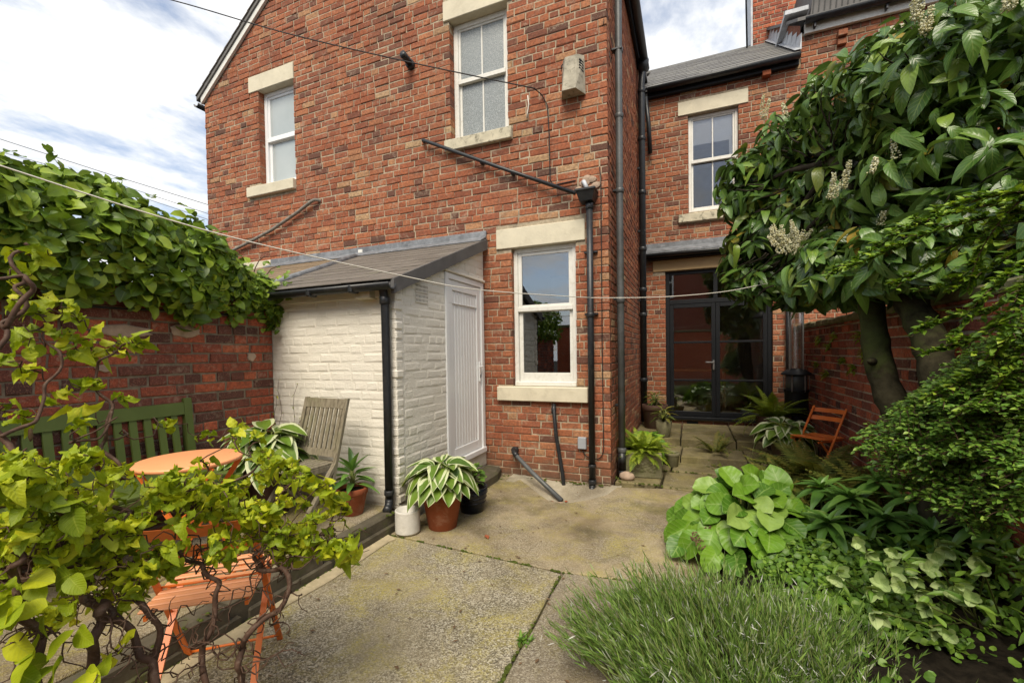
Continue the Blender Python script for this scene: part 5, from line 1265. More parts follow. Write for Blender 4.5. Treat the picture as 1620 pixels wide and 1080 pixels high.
line('overhead_cable', 'black cable from the sky to the wall beside the vent', 'cable', thru([at(60,-50,5.2), at(270,0,4.9), at(450,52,4.75), at(645,98,4.63), at(845,140,4.5)]) + [(-1.46,YW-.02,4.17),(-1.40,YW-.015,4.05),(-1.385,YW-.012,3.75),(-1.38,YW-.012,3.25),(-1.34,YW-.012,3.19),(-1.1,YW-.012,3.2)], .006, 'cable')
line('overhead_cable', 'topmost thin wire over the ivy in the left sky', 'cable', [at(-160,168,14), at(0,220,15), at(180,278,16), at(420,352,17)], .014, 'pale_wire')
line('overhead_cable', 'middle thin wire over the ivy in the left sky', 'cable', [at(-160,195,14), at(0,240,15), at(180,289,16), at(420,368,17)], .011, 'pale_wire')
line('overhead_cable', 'lowest thin wire over the ivy in the left sky', 'cable', [at(-160,203,14), at(0,246,15), at(180,297,16), at(420,378,17)], .011, 'pale_wire')

# ================================================================== IVY
ri = random.Random(50)
IVY = [leaf_tmpl(4, 6, .86, (.66,.75), f_, c_, ripple=.02, heart=.55, seed=i) for i, (f_, c_) in enumerate(((.3,.5),(.15,.9),(.4,.3)))]
iv = thing('ivy', 'thick bright green ivy spilling over the left garden wall', 'ivy', (XLW, 1.0, 1.75))
def ivtop(y): return float(np.interp(y, [-3,.2,1.0,1.8,2.3,2.6,2.85,3.1], [2.62,2.60,2.58,2.50,2.36,2.22,2.02,1.98])) + .05*math.sin(y*9)+.035*math.sin(y*23+1)
def ivbot(y): return float(np.interp(y, [-3,0,1.2,1.8,2.3,2.6,2.9], [1.72,1.76,1.80,1.72,1.72,1.74,1.72])) + .05*math.sin(y*7+2)+.05*math.sin(y*17)
its = []
for i in range(6200):
    y = ri.uniform(-2.5, 2.94) if i > 1800 else ri.uniform(.6, 2.94)
    t_, b_ = ivtop(y), ivbot(y); s = ri.random()**.85; a = -0.2 + 3.4*s          # angle from lower front up and over the back
    full = float(np.interp(y, [-3,1.8,2.5,2.95], [1,1,.75,.42])); rad = ri.uniform(.86,1.08) if ri.random() < .6 else ri.uniform(.2,1.0)
    cx, cz = XLW-.03, (t_+b_)/2; ex, ezz = .31*full, (t_-b_)/2
    th = -1.35 + s*3.6; x = cx + ex*math.cos(th)*rad; z = cz + ezz*math.sin(th)*rad
    if ri.random() < .05: z -= ri.uniform(0,.14)
    if x < XLW and z < 1.95: continue
    out = np.array((math.cos(th)+.25, ri.uniform(-.55,.55), math.sin(th)*.6+.25)); d = np.array((math.cos(th)*.45+ri.uniform(-.3,.5), ri.uniform(-1,1), -.6+ri.uniform(-.5,.8)))
    its.append((np.array((x,y,z)), frame(d, out+rdir(ri)*.45, ri.uniform(-.6,.6)), ri.uniform(.045,.112)*(1 if y < 2.3 else .72), ri.randrange(3)))
for k in range(15):                        # shoots standing up from the top
    y = ri.uniform(.4,2.75); z = ivtop(y)
    for j in range(6): its.append((np.array((XLW+ri.gauss(0,.03), y+ri.gauss(0,.03), z-.02+j*.026)), frame((ri.uniform(-1,1),ri.uniform(-1,1),ri.uniform(-.5,.3)), (0,0,1)), ri.uniform(.05,.09), ri.randrange(3)))
for k in range(260):                       # spray over the outhouse gutter end
    q = np.array((ri.gauss(-3.66,.13), ri.gauss(2.84,.12), ri.gauss(1.98,.13))); its.append((q, frame((ri.uniform(-.6,.8),-.5,ri.uniform(-1,.3)), (.5,-.6,.6)), ri.uniform(.035,.065), ri.randrange(3)))
scatter(iv, IVY, its, 'ivy_leaf')
m = MB()
for k in range(40):
    y = ri.uniform(-2,2.8); m.tube(wiggle((XLW-.1,y,1.85),(XLW+.15,y+ri.uniform(-.4,.4),ri.uniform(1.85,2.35)), ri, 8, .03), [.008]*5+[.004]*4, 5)
m.build('stems', 'twig_brown', iv, True, True)
# thin climber on the outhouse corner
cl = thing('climber', 'thin sparse climber on the corner of the cream wall', 'plant', (-3.50, 2.84, TZ0)); m = MB(); its = []
for k in range(5):
    P = wiggle((-3.5,2.84,TZ0), (-3.5+ri.uniform(-.05,.35),2.85,ri.uniform(.8,1.3)), ri, 10, .03); m.tube(P, [.004]*6+[.002]*5, 5)
    for q in P[4:]: its.append((q, frame(rdir(ri)), ri.uniform(.025,.045), ri.randrange(3)))
m.build('stems', 'twig_brown', cl, True, True); scatter(cl, BROAD, its, 'hazel_leaf')

# ================================================================== CORKSCREW HAZEL in the foreground
rh = random.Random(60)
HZ = []
for i in range(9):
    V, F, U = leaf_tmpl(6, 9, rh.uniform(.75,1.05), (.70,.62), rh.uniform(-.2,.9), rh.uniform(.6,2.6), ripple=rh.uniform(.05,.10), rip_n=rh.uniform(2.2,3.6), seed=i+3, twist=rh.uniform(-2.2,2.2))
    HZ.append((V, F, U))
FLAT = [leaf_tmpl(4, 8, .80, (.70,.62), .25, .45, ripple=.018, rip_n=6, seed=i) for i in range(2)]
hz = thing('hazel', 'corkscrew hazel with twisted stems and crinkled lime leaves', 'shrub', (-1.22, .62, 0))
root = np.array((-1.22, .62, .0))
nodes = []                                  # (point, radius)
main = MB()
def stem(P, r0, r1, n=8, m=main):
    P = thru(P, 7); k = len(P); rad = [r0+(r1-r0)*i/(k-1) + rh.uniform(-.0006,.0006) for i in range(k)]
    # fine corkscrew
    f_ = rh.uniform(.28,.42); ph_ = rh.uniform(0,6.28); Q = []
    for i, p in enumerate(P):
        e = min(1, i/6.0)*r0*1.5
        Q.append(p + np.array((math.sin(i*f_*2+ph_), math.cos(i*f_*2.3+ph_), math.sin(i*f_*1.7))) * e*.55)
    m.tube(Q, rad, n); nodes.extend((q, r) for q, r in zip(Q, rad))
stem([root, at(150,1120,1.10), at(152,998,1.10), at(163,964,1.11), at(134,930,1.13), at(106,868,1.12), at(114,832,1.10), at(94,796,1.08), at(32,778,1.06), at(40,738,1.05), at(2,690,1.05), at(-20,600,1.08), at(8,520,1.12), at(35,470,1.16), at(25,420,1.18), at(45,380,1.2)], .0135, .004)
stem([root, at(270,1150,1.14), at(244,1072,1.15), at(220,1020,1.16), at(180,980,1.15), at(170,960,1.14)], .0115, .008)
stem([root+(.08,0,0), at(375,1120,1.25), at(378,1046,1.27), at(395,1000,1.29), at(447,955,1.33), at(449,895,1.36), at(418,905,1.38), at(405,880,1.4), at(440,862,1.42), at(480,850,1.46), at(530,838,1.52)], .0105, .004)
stem([root+(.02,.03,0), at(330,1120,1.22), at(318,1040,1.24), at(335,985,1.26), at(345,930,1.3), at(330,905,1.32), at(300,885,1.34), at(285,840,1.36), at(300,800,1.4), at(350,770,1.46), at(410,735,1.55)], .0095, .0035)
stem([root+(-.02,.02,0), at(240,1100,1.2), at(250,990,1.22), at(190,905,1.2), at(180,860,1.2), at(200,810,1.22), at(170,780,1.24), at(185,740,1.26), at(160,700,1.28), at(178,650,1.3), at(150,600,1.32), at(170,560,1.34), at(210,545,1.36)], .009, .003)
stem([root, at(80,1130,1.0), at(60,1010,1.0), at(20,930,.98), at(30,880,.97), at(-10,850,.96)], .011, .006)
stem([at(106,868,1.12), at(70,862,1.13), at(50,890,1.14), at(58,915,1.15), at(30,905,1.16), at(5,880,1.16)], .0085, .004)
stem([at(8,520,1.12), at(48,458,1.14), at(40,440,1.14), at(0,438,1.12)], .007, .004)
stem([at(2,690,1.05), at(60,660,1.12), at(72,610,1.16), at(100,570,1.2), at(75,540,1.2), at(60,520,1.2)], .005, .0025)
stem([at(178,650,1.3), at(160,690,1.25), at(110,700,1.2), at(135,690,1.2), at(185,660,1.22)], .004, .002)
main.build('main_stems', 'twig_brown', hz, True, True)
targets = [(t, None) for t in [(22,395,1.2),(60,405,1.2),(20,445,1.2),(50,425,1.22),(75,395,1.2),(70,492,1.22),(110,487,1.24),(130,505,1.3),(158,515,1.32),(75,470,1.25),(62,492,1.2),(45,545,1.2),(95,545,1.3),(112,530,1.3),(135,552,1.35),(195,538,1.36),(215,538,1.36),(225,545,1.36),(200,560,1.36),(170,555,1.36),(150,560,1.36),(112,560,1.3),(50,585,1.15),(12,640,1.1),(45,588,1.2),(150,603,1.3),(155,608,1.3),(100,620,1.25),(125,650,1.25),(195,625,1.3),(30,665,1.15),(70,640,1.2),(115,675,1.2),(272,668,1.55),(318,690,1.6),(10,560,1.15),(15,480,1.15),(90,520,1.28),(30,520,1.2)]]
poly = [(0,715),(120,705),(215,755),(300,740),(330,690),(390,670),(455,735),(520,760),(575,850),(560,885),(500,875),(470,900),(430,860),(330,890),(250,905),(200,960),(120,985),(0,960)]
def inpoly(x, y):
    c = False; n = len(poly)
    for i in range(n):
        x1, y1 = poly[i]; x2, y2 = poly[(i+1)%n]
        if (y1 > y) != (y2 > y) and x < (x2-x1)*(y-y1)/(y2-y1)+x1: c = not c
    return c
def gate(x, y): return math.sin(x*.047+1.3)*math.sin(y*.061+x*.02)+.5*math.sin(x*.021-y*.033+2)
while len(targets) < 560:
    x, y = rh.uniform(0,580), rh.uniform(660,990)
    if not inpoly(x, y) or (gate(x, y) < -.05 and rh.random() < .85): continue
    if 225 < x < 400 and 695 < y < 752 and rh.random() < .9: continue
    if 240 < x < 400 and 815 < y < 875 and rh.random() < .7: continue
    if 270 < x < 425 and 880 < y < 960 and rh.random() < .8: continue
    if x < 200 and y > 880 and rh.random() < .5: continue
    if 180 < x < 250 and 740 < y < 800 and rh.random() < .7: continue
    targets.append(((x, y, 1.04 + .42*min(1,x/450) + rh.uniform(-.12,.22)), None))
big = [(45,925,1.0),(75,965,.98),(110,915,1.02),(15,1000,.95),(55,1030,.95),(95,1045,.97),(35,1055,.94),(120,1000,1.0),(118,800,1.05),(20,735,1.0),(130,1060,1.0),(15,940,.95),(160,1040,1.05),(28,970,.94),(205,1010,1.1)]
twigs = MB(); its = []
NP = np.array([q for q, _ in nodes]); NR = [r for _, r in nodes]
order = list(range(len(targets))); 
TWA = np.empty((60000,3)); TWA[:len(NP)] = NP; TWN = len(NP)
for (t, _) in targets:
    p = at(*t); allp = TWA[:TWN]
    d = np.linalg.norm(allp-p, axis=1) + .25*np.maximum(0, allp[:,2]-p[2]); j = int(np.argmin(d)); q = allp[j]
    L = np.linalg.norm(p-q); n = max(5, int(L/.022)); W = wiggle(q, p, rh, n, min(.035, .012+L*.10), max(1.0, L*9))
    r0 = .0032 if L > .12 else .0022; twigs.tube(W, [r0-(r0-.0011)*i/n for i in range(n+1)], 5); TWA[TWN:TWN+len(W)-2] = W[2:]; TWN += len(W)-2
    for w_ in W[n//2:]:
        if rh.random() < (.12 if t[1] < 700 else .28): its.append((w_, frame(rdir(rh)+np.array((0,0,.1)), rdir(rh)+np.array((0,-.3,1.4)), rh.uniform(-.6,.6)), rh.uniform(.018,.038), rh.randrange(9)))
    for k in range(rh.choice((3,3,4,5))):
        d_ = rdir(rh)*np.array((1,1,.55))+np.array((0,0,-.12)); its.append((p+rdir(rh)*.012, frame(d_, np.array((rh.uniform(-.9,.9),rh.uniform(-1.1,.5),.9)), rh.uniform(-.9,.9)), rh.uniform(.020,.046), rh.randrange(9)))
for k in range(300):                        # leafless curling twiglets low in the bush
    q = NP[rh.randrange(len(NP))]; 
    if q[2] < .25 or q[2] > .95: continue
    p = q + rdir(rh)*rh.uniform(.05,.22); n = 10; twigs.tube(wiggle(q, p, rh, n, .02, 1.6), [.0026-.0016*i/n for i in range(n+1)], 5)
tag(twigs.build('twigs', 'twig_brown', hz, True, True), kind='stuff')
scatter(hz, HZ, its, 'hazel_leaf')
fl2 = []
for t in big:
    p = at(*t)
    for k in range(2): fl2.append((p+rdir(rh)*.01, frame(np.array((rh.uniform(-1,1),rh.uniform(-.6,.3),rh.uniform(-.5,.2))), (rh.uniform(-.4,.4),-.9,.75), rh.uniform(-.4,.4)), rh.uniform(.05,.078), rh.randrange(2)))
scatter(hz, FLAT, fl2, 'hazel_leaf')
for t in ((48,680,1.15),(99,825,1.08),(260,800,1.4)):       # catkins
    p = at(*t); MB().tube([p+(0,0,.005), p, p-(0,0,.018), p-(0,0,.03)], [.002,.0045,.005,.002], 8).build('catkin', 'dry_brown', hz, True, True)

# ================================================================== LAUREL TREE
rl = random.Random(70)
la = thing('laurel_tree', 'laurel tree with large glossy leaves and cream flower spikes', 'tree', (1.16, 4.0, .2))
tk = MB()
def limb(P, r0, r1, n=12): P = thru(P, 6); k = len(P); tk.tube(P, [(r0+(r1-r0)*(i/(k-1))**.8)*(1+.07*math.sin(i*1.9)+rl.uniform(-.05,.05)) for i in range(k)], n); return P
b1_ = at(1490,760,2.5); b2_ = at(1520,700,2.35)
T1 = limb([(b1_[0]-.02, b1_[1]-.06, .08), b1_, at(1455,715,2.62), at(1420,655,2.75), at(1392,580,2.85), at(1380,500,2.92), at(1372,420,3.0), at(1350,330,3.15), at(1320,250,3.35)], .115, .05)
T2 = limb([(b2_[0]-.02, b2_[1]-.04, .08), b2_, at(1492,620,2.45), at(1472,540,2.55), at(1442,480,2.68), at(1425,420,2.8), at(1440,330,2.85), at(1470,230,2.85), at(1500,120,2.8)], .115, .055)
tk.build('trunk', 'bark_smooth', la, True, True)
MB().tube([at(1380,572,2.80), at(1375,571,2.74)], [.028,.012], 9).build('knot', 'bark_smooth', la, True, True)
MB().tube([at(1425,668,2.72), at(1402,672,2.66), at(1394,675,2.63)], [.07,.055,.025], 10).build('burl', 'bark_smooth', la, True, True)
blobs = [((1215,385,4.4),.42,.42), ((1195,300,4.5),.40,.45), ((1255,255,4.3),.50,.50), ((1330,190,3.8),.52,.45), ((1310,340,3.9),.52,.52), ((1400,150,3.2),.50,.46), ((1425,300,3.2),.58,.55), ((1395,415,3.3),.42,.30), ((1510,120,2.7),.52,.45), ((1520,260,2.7),.52,.5), ((1510,390,2.8),.42,.30), ((1620,80,2.75),.5,.5), ((1640,230,2.75),.5,.5), ((1620,360,2.85),.4,.3), ((1225,440,4.3),.34,.28), ((1405,405,2.75),.34,.22), ((1480,385,2.5),.34,.22), ((1560,350,2.4),.34,.26), ((1330,415,3.1),.34,.24), ((1180,420,4.55),.26,.36), ((1290,440,3.95),.36,.24)]
BL_ = [(at(*c), r, h) for c, r, h in blobs]
LAU = [leaf_tmpl(4, 9, w_, (.78,.78), f_, c_, seed=i, ripple=.006, rip_n=3) for i, (w_, f_, c_) in enumerate(((.40,.25,.7),(.46,.2,1.1),(.36,.4,.35),(.42,.15,1.6),(.33,.55,.9),(.48,.3,.5),(.38,.2,2.0)))]
its = []; br = MB(); cen = sum(b[0] for b in BL_)/len(BL_); skel = np.array([p for p in T1[26:]+T2[26:]])
def inside(p, k): return any(i != k and np.sum(((p-c)/np.array((r,r,h)))**2) < .62 for i, (c, r, h) in enumerate(BL_))
tips = []
for k, (c, r, h) in enumerate(BL_):
    for i in range(int(80*(r*r*4+.35))):
        d = rdir(rl); s = rl.uniform(.80,1.06) if i % 4 else rl.uniform(.35,.8)
        p = c + d*s*np.array((r,r,h))
        if s > .78 and inside(p, k): continue
        if p[1] > YB-.15 or (p[0] > XRW-.1 and p[2] < 1.8): continue
        q_ = proj(p)
        tips.append((p, d, s))
for (p, d, s) in tips:
    dist = np.linalg.norm(skel-p, axis=1); j = int(np.argmin(dist))
    if rl.random() < .45:
        q = p + (skel[j]-p)*min(1, .35/dist[j]) - np.array((0,0,.05)); br.tube(wiggle(q, p, rl, 6, .02, .6), [.008,.007,.006,.006,.005,.004,.003], 5)
    ax = d*.9 + np.array((0,0,.35)); ax /= np.linalg.norm(ax); n = rl.randrange(6,10)
    e1 = cross3(ax, rdir(rl)); e1 /= np.linalg.norm(e1); e2 = cross3(ax, e1)
    for i in range(n):
        a_ = i*2.4+rl.uniform(-.3,.3); o = e1*math.cos(a_)+e2*math.sin(a_); dl = o*rl.uniform(.8,1.1)+ax*rl.uniform(-.1,.6)+np.array((0,0,-.38))
        its.append((p-ax*i*.018+o*.01, frame(dl, ax*.8+np.array((0,0,.7))-o*.1, rl.uniform(-.7,.7)), rl.uniform(.10,.215), rl.randrange(7)))
# long boughs
for k, (c, r, h) in enumerate(BL_):
    j = int(np.argmin(np.linalg.norm(skel-c, axis=1))); br.tube(wiggle(skel[j], c, rl, 10, .04, .7), [.028-.018*i/10 for i in range(11)], 7)
br.build('branches', 'dark_bark', la, True, True)
scatter(la, LAU, its, 'laurel_leaf')
# flower spikes
def flower_spike(p, d, L, r_):
    V = []; F = []; U = []; d = np.array(d, float)/np.linalg.norm(d); e1 = cross3(d, (.3,.2,.9)); e1 /= np.linalg.norm(e1); e2 = cross3(d, e1)
    for i in range(130):
        t = rl.random(); a_ = rl.uniform(0,6.28); rr_ = r_*(1-.55*t)*rl.uniform(.5,1.05); c = np.array(p)+d*L*t+(e1*math.cos(a_)+e2*math.sin(a_))*rr_; q = .0055*rl.uniform(.7,1.3); b = len(V)
        x = rdir(rl); y = cross3(x, rdir(rl)); y /= np.linalg.norm(y)+1e-6; z = cross3(x, y)
        V += [c+x*q, c-x*q, c+y*q, c-y*q, c+z*q, c-z*q]; U += [(.5,.5)]*6; F += [(b,b+2,b+4),(b+2,b+1,b+4),(b+1,b+3,b+4),(b+3,b,b+4),(b+2,b,b+5),(b+1,b+2,b+5),(b+3,b+1,b+5),(b,b+3,b+5)]
    o = link(bpy.data.objects.new('flower_spike', mesh_from(np.array(V)-off_of(la), F, np.array(U), 'blossom', 'flower_spike')), la)
for (x, y, dd_, n, L) in ((1262,395,3.4,12,.19),(1233,388,3.45,4,.17),(1335,295,2.95,2,.15),(1318,310,2.95,2,.15),(1418,245,2.65,1,.15),(1380,270,2.7,1,.09),(1205,185,4.05,2,.17),(1245,185,3.7,1,.13),(1455,28,2.4,3,.13),(1600,10,2.0,2,.12),(1468,50,2.45,2,.1),(1392,350,2.8,1,.09)):
    for k in range(n): flower_spike(at(x+rl.uniform(-5,5)*n*.45, y+rl.uniform(-3,6), dd_), (rl.uniform(-.5,.5)*(.4+n*.12), rl.uniform(-.5,.2), 1.0), L*rl.uniform(.85,1.25), .027)

# ================================================================== COTONEASTER on the right
rc = random.Random(80)
COT = [leaf_tmpl(2, 3, .58, (.65,.7), .3, .3, seed=i) for i in range(3)]
co = thing('cotoneaster', 'arching cotoneaster shrub with tiny leaves at the right edge', 'shrub', (1.32, 2.35, .2))
its = []; cs = MB()
def spray(P, dens=150, lf=.021, side=True, r0=.005):
    P = thru(P, 8); k = len(P); cs.tube(P, [r0*(1-.75*i/(k-1)) for i in range(k)], 5); L = sum(np.linalg.norm(P[i+1]-P[i]) for i in range(k-1))
    def leaves(Q, n, sz):
        for i in range(n):
            t = rc.random()*(len(Q)-1); a = int(min(t, len(Q)-2)); q = Q[a]+(Q[a+1]-Q[a])*(t-a); tg = Q[a+1]-Q[a]; tg = tg/(np.linalg.norm(tg)+1e-9)
            sd_ = cross3(tg, (0,0,1)); sd_ /= np.linalg.norm(sd_)+1e-9; d = tg*rc.uniform(.2,.9)+sd_*rc.choice((-1,1))*rc.uniform(.3,1)+np.array((0,0,rc.uniform(-.1,.7)))
            globals()['its'].append((q, frame(d, (rc.uniform(-.3,.3),-.3,1), rc.uniform(-.5,.5)), sz*rc.uniform(.7,1.25), rc.randrange(3)))
    leaves(P, int(L*dens), lf)
    if side:
        for i in range(int(L*38)):
            a = rc.randrange(2, k-1); tg = P[a]-P[a-1]; tg = tg/(np.linalg.norm(tg)+1e-9); sd_ = cross3(tg, (0,0,1)); sd_ /= np.linalg.norm(sd_)+1e-9
            e = P[a] + tg*rc.uniform(.03,.07) + sd_*rc.choice((-1,1))*rc.uniform(.03,.08) + np.array((0,0,rc.uniform(-.02,.035)))
            Q = [P[a], (P[a]+e)/2+np.array((0,0,.006)), e]; cs.tube(Q, [.0017,.0014,.001], 4); leaves(Q, rc.randrange(6,11), lf)
base = at(1740,520,1.9)
SPR = [[(1760,330,1.75),(1640,315,1.75),(1560,325,1.8),(1450,355,1.9),(1370,400,2.0),(1310,438,2.1)],
 [(1760,400,1.7),(1640,350,1.7),(1540,375,1.75),(1470,420,1.85),(1420,450,1.9)],
 [(1760,420,1.6),(1650,390,1.65),(1590,410,1.7),(1540,440,1.75),(1480,455,1.8)],
 [(1760,460,1.55),(1650,440,1.6),(1570,490,1.7),(1500,505,1.8),(1455,522,1.85)],
 [(1760,470,1.5),(1640,480,1.55),(1580,515,1.6),(1520,545,1.7),(1462,560,1.75)],
 [(1760,300,1.5),(1660,300,1.55),(1600,330,1.6),(1550,400,1.7),(1530,460,1.75)],
 [(1760,260,1.5),(1680,290,1.5),(1620,305,1.55),(1570,310,1.6),(1500,330,1.65)],
 [(1760,350,1.65),(1640,335,1.65),(1560,345,1.7),(1480,365,1.8),(1400,400,1.9),(1340,425,1.95)],
 [(1760,500,1.5),(1650,510,1.52),(1590,545,1.58),(1540,590,1.62),(1490,620,1.7)],
 [(1760,440,1.5),(1640,415,1.52),(1590,440,1.55),(1550,480,1.6),(1505,540,1.65)],
 [(1760,520,1.45),(1650,540,1.48),(1600,580,1.5),(1570,620,1.55),(1530,650,1.6)],
 [(1720,540,1.5),(1660,560,1.55),(1610,590,1.6),(1560,640,1.65),(1525,700,1.7)],
 [(1720,380,1.45),(1660,420,1.45),(1615,470,1.5),(1590,530,1.5),(1570,570,1.55)]]
for S in SPR: spray([at(*q) for q in S], 520, .031)
top_its = its; its = []
for i in range(460):                         # the dense lower mass
    ex, ey = rc.uniform(1330,1620), rc.uniform(585,850)
    if ex < 1400 and (ey < 650 or rc.random() < .35): continue
    lim = min(845, 745+(ex-1385)*.62)
    if ey > lim or ey < 700-(ex-1340)*.55: continue
    de = 2.05 - .55*(ex-1330)/290 + rc.uniform(-.1,.35)
    P0 = base + rdir(rc)*.18 + np.array((0,0,-.12)); P3 = at(ex, ey, de); P1 = P0+(P3-P0)*.35+np.array((0,0,.13)); P2 = P0+(P3-P0)*.72+np.array((0,0,.09))
    spray([P0, P1, P2, P3], 190, .0225, True, .0045)
cs.build('stems', 'twig_brown', co, True, True); scatter(co, COT, top_its, 'cotoneaster_leaf', 300); scatter(co, COT, its, 'cotoneaster_green', 0)
m = MB()
for k in range(5): m.tube(wiggle((1.32+.04*k,2.35,.15), base+rdir(rc)*.12, rc, 9, .04, .8), [.018-.010*i/9 for i in range(10)], 7)
m.build('trunk', 'twig_brown', co, True, True)

# ================================================================== BED PLANTS
rb = random.Random(90)
BERG = [leaf_tmpl(6, 10, .82, (1.12,.42), f_, c_, ripple=.022, rip_n=2.2, seed=i) for i, (f_, c_) in enumerate(((.3,.5),(.2,.9),(.45,.3),(.25,1.2)))]
def berg(name, label, c, n, rx, ry, top, rng, size=(.13,.185)):
    t = thing(name, label, 'plant', c); its = []; st = MB(); c = np.array(c)
    for i in range(n):
        th = i*2.399; q = math.sqrt((i+.5)/n); p = c + np.array((math.cos(th)*q*rx, math.sin(th)*q*ry, top*(1-q**2.2)+.05+rng.uniform(-.03,.03)))
        o = np.array((math.cos(th)*q, math.sin(th)*q, 0)); d = o*1.0 + np.array((rng.uniform(-.5,.5), rng.uniform(-.5,.5), .75*(1-q)-.15-.3*q)); nn = o*.5+np.array((rng.uniform(-.4,.4),-.65+rng.uniform(-.3,.3),.8))
        its.append((p-d/np.linalg.norm(d)*.05, frame(d, nn, rng.uniform(-.4,.4)), rng.uniform(*size), rng.randrange(4))); st.tube([c+o*.25*rx+np.array((0,0,.02)), c+(p-c)*.6+np.array((0,0,.03)), p-d/np.linalg.norm(d)*.05], [.006,.006,.005], 5)
    st.build('stems', 'stem_green', t, True, True); scatter(t, BERG, its, 'bergenia_leaf'); return t
b1 = berg('bergenia', 'large round leaved bergenia clump at the edge of the path', (.36, 3.30, .06), 125, .48, .46, .38, rb, (.13,.20))
for (x, y, d_) in ((1100,850,2.75),(1120,835,2.8),(1108,862,2.72),(1310,765,3.0)):  # spent flower heads
    p = at(x, y, d_); m = MB()
    for k in range(40): q = p+rdir(rb)*.028; m.lathe([(.001,0),(.006,.004),(.001,.01)], 5, q, cap=False)
    m.build('seed_head', 'dry_brown', b1, True)
ROS = [leaf_tmpl(4, 8, .27, (.75,.8), .35, c_, seed=i) for i, c_ in enumerate((.4,.8,1.1))]
k = 0
for (x, y, d_, s, lab) in ((1345,790,2.75,.20,'dark rosette of long leaves right beside the bergenia'),(1310,830,2.6,.19,'rosette of long leaves below the bergenia leaves'),(1390,765,2.85,.19,'uppermost dark rosette of pointed leaves in the bed'),(1400,825,2.55,.19,'central rosette of glossy pointed leaves above the hellebores'),(1460,790,2.6,.20,'pointed leaf rosette in front of the cotoneaster stems'),(1475,845,2.35,.18,'rosette of pointed leaves behind the pale hellebore flowers'),(1560,835,2.2,.20,'rightmost large dark rosette under the cotoneaster'),(1420,870,2.4,.17,'lowest rosette of pointed leaves among the hellebores'),(1300,775,2.95,.18,'rosette of pointed leaves behind the bergenia clump'),(1530,790,2.4,.18,'rosette half hidden by the cotoneaster sprays')):
    c = at(x, y, d_); gz = .2; t = thing('leaf_rosette', lab, 'plant', (c[0], c[1], gz), 0, 'dark leaf rosettes in the bed'); its = []
    MB().tube([(c[0],c[1],gz-.02),(c[0],c[1],c[2]*.5+gz*.5),c], [.006,.006,.005], 6).build('stem', 'stem_green', t, True, True)
    for lay_, (n, el, sc) in enumerate(((9,.05,1.0),(7,.5,.85),(5,.95,.6))):
        for i in range(n):
            a_ = 6.283*i/n+lay_*.4+rb.uniform(-.15,.15); e_ = el+rb.uniform(-.12,.12); its.append((c+np.array((0,0,lay_*.008)), frame((math.cos(a_)*math.cos(e_),math.sin(a_)*math.cos(e_),math.sin(e_)), (0,0,1), rb.uniform(-.25,.25)), s*1.15*sc*rb.uniform(.85,1.15), rb.randrange(3)))
    scatter(t, ROS, its, 'rosette_leaf')
# hellebores
PET = [leaf_tmpl(4, 5, .80, (.72,.65), .35, -.7, seed=i, ripple=.03) for i in range(3)]
he = thing('hellebore', 'clump of hellebores with pale green nodding flowers', 'plant', (1.05, 2.55, .15)); pet = []; lv = []; st = MB()
for (x, y, d_) in ((1360,862,2.3),(1375,872,2.25),(1400,885,2.2),(1415,875,2.2),(1395,920,2.1),(1380,935,2.1),(1408,905,2.15),(1435,895,2.15),(1445,910,2.1),(1425,930,2.1),(1455,935,2.1),(1470,900,2.1),(1490,920,2.05),(1480,860,2.2),(1500,870,2.15),(1485,885,2.15),(1510,940,2.0),(1520,925,2.0),(1540,945,1.95),(1555,900,2.0),(1550,880,2.05),(1465,960,2.0),(1475,990,1.95),(1385,970,2.0),(1330,905,2.35),(1320,920,2.35),(1500,1005,1.9)):
    p = at(x+rb.uniform(-4,4), y+rb.uniform(-4,4), d_-.34); ax = np.array((rb.uniform(-.7,.3), -.8, rb.uniform(-.3,.6))); ax /= np.linalg.norm(ax); e1 = cross3(ax, (0,0,1)); e1 /= np.linalg.norm(e1); e2 = cross3(ax, e1); s = rb.uniform(.040,.052)
    for i in range(5):
        a_ = 6.283*i/5+rb.uniform(-.1,.1); o = e1*math.cos(a_)+e2*math.sin(a_); pet.append((p, frame(o+ax*rb.uniform(.3,.9), ax-o*.5, rb.uniform(-.3,.3)), s*rb.uniform(.8,1.1), rb.randrange(3)))
    st.tube([p, p-ax*.02+np.array((0,0,-.01)), np.array((1.05+rb.uniform(-.2,.2),2.6+rb.uniform(-.2,.2),.15))], [.003,.003,.004], 5)
    for i in range(3): lv.append((p-ax*.02+rdir(rb)*.03, frame(rdir(rb)*np.array((1,1,.5)), (0,-.5,1)), rb.uniform(.05,.09), rb.randrange(3)))
for i in range(700):
    x, y = rb.uniform(1290,1640), rb.uniform(850,1060)
    if y > 905+(x-1290)*.48 or y < 842: continue
    lv.append((at(x, y, 2.42-.55*(x-1290)/330-.25*(y-850)/200+rb.uniform(0,.25)), frame(rdir(rb)*np.array((1,1,.6)), (rb.uniform(-.6,.6),-.6,1), rb.uniform(-.6,.6)), rb.uniform(.045,.11), rb.randrange(3)))
st.build('stems', 'stem_green', he, True, True); scatter(he, PET, pet, 'hellebore_petal', part='petal', mass='petals'); scatter(he, BROAD, lv, 'herb_leaf')
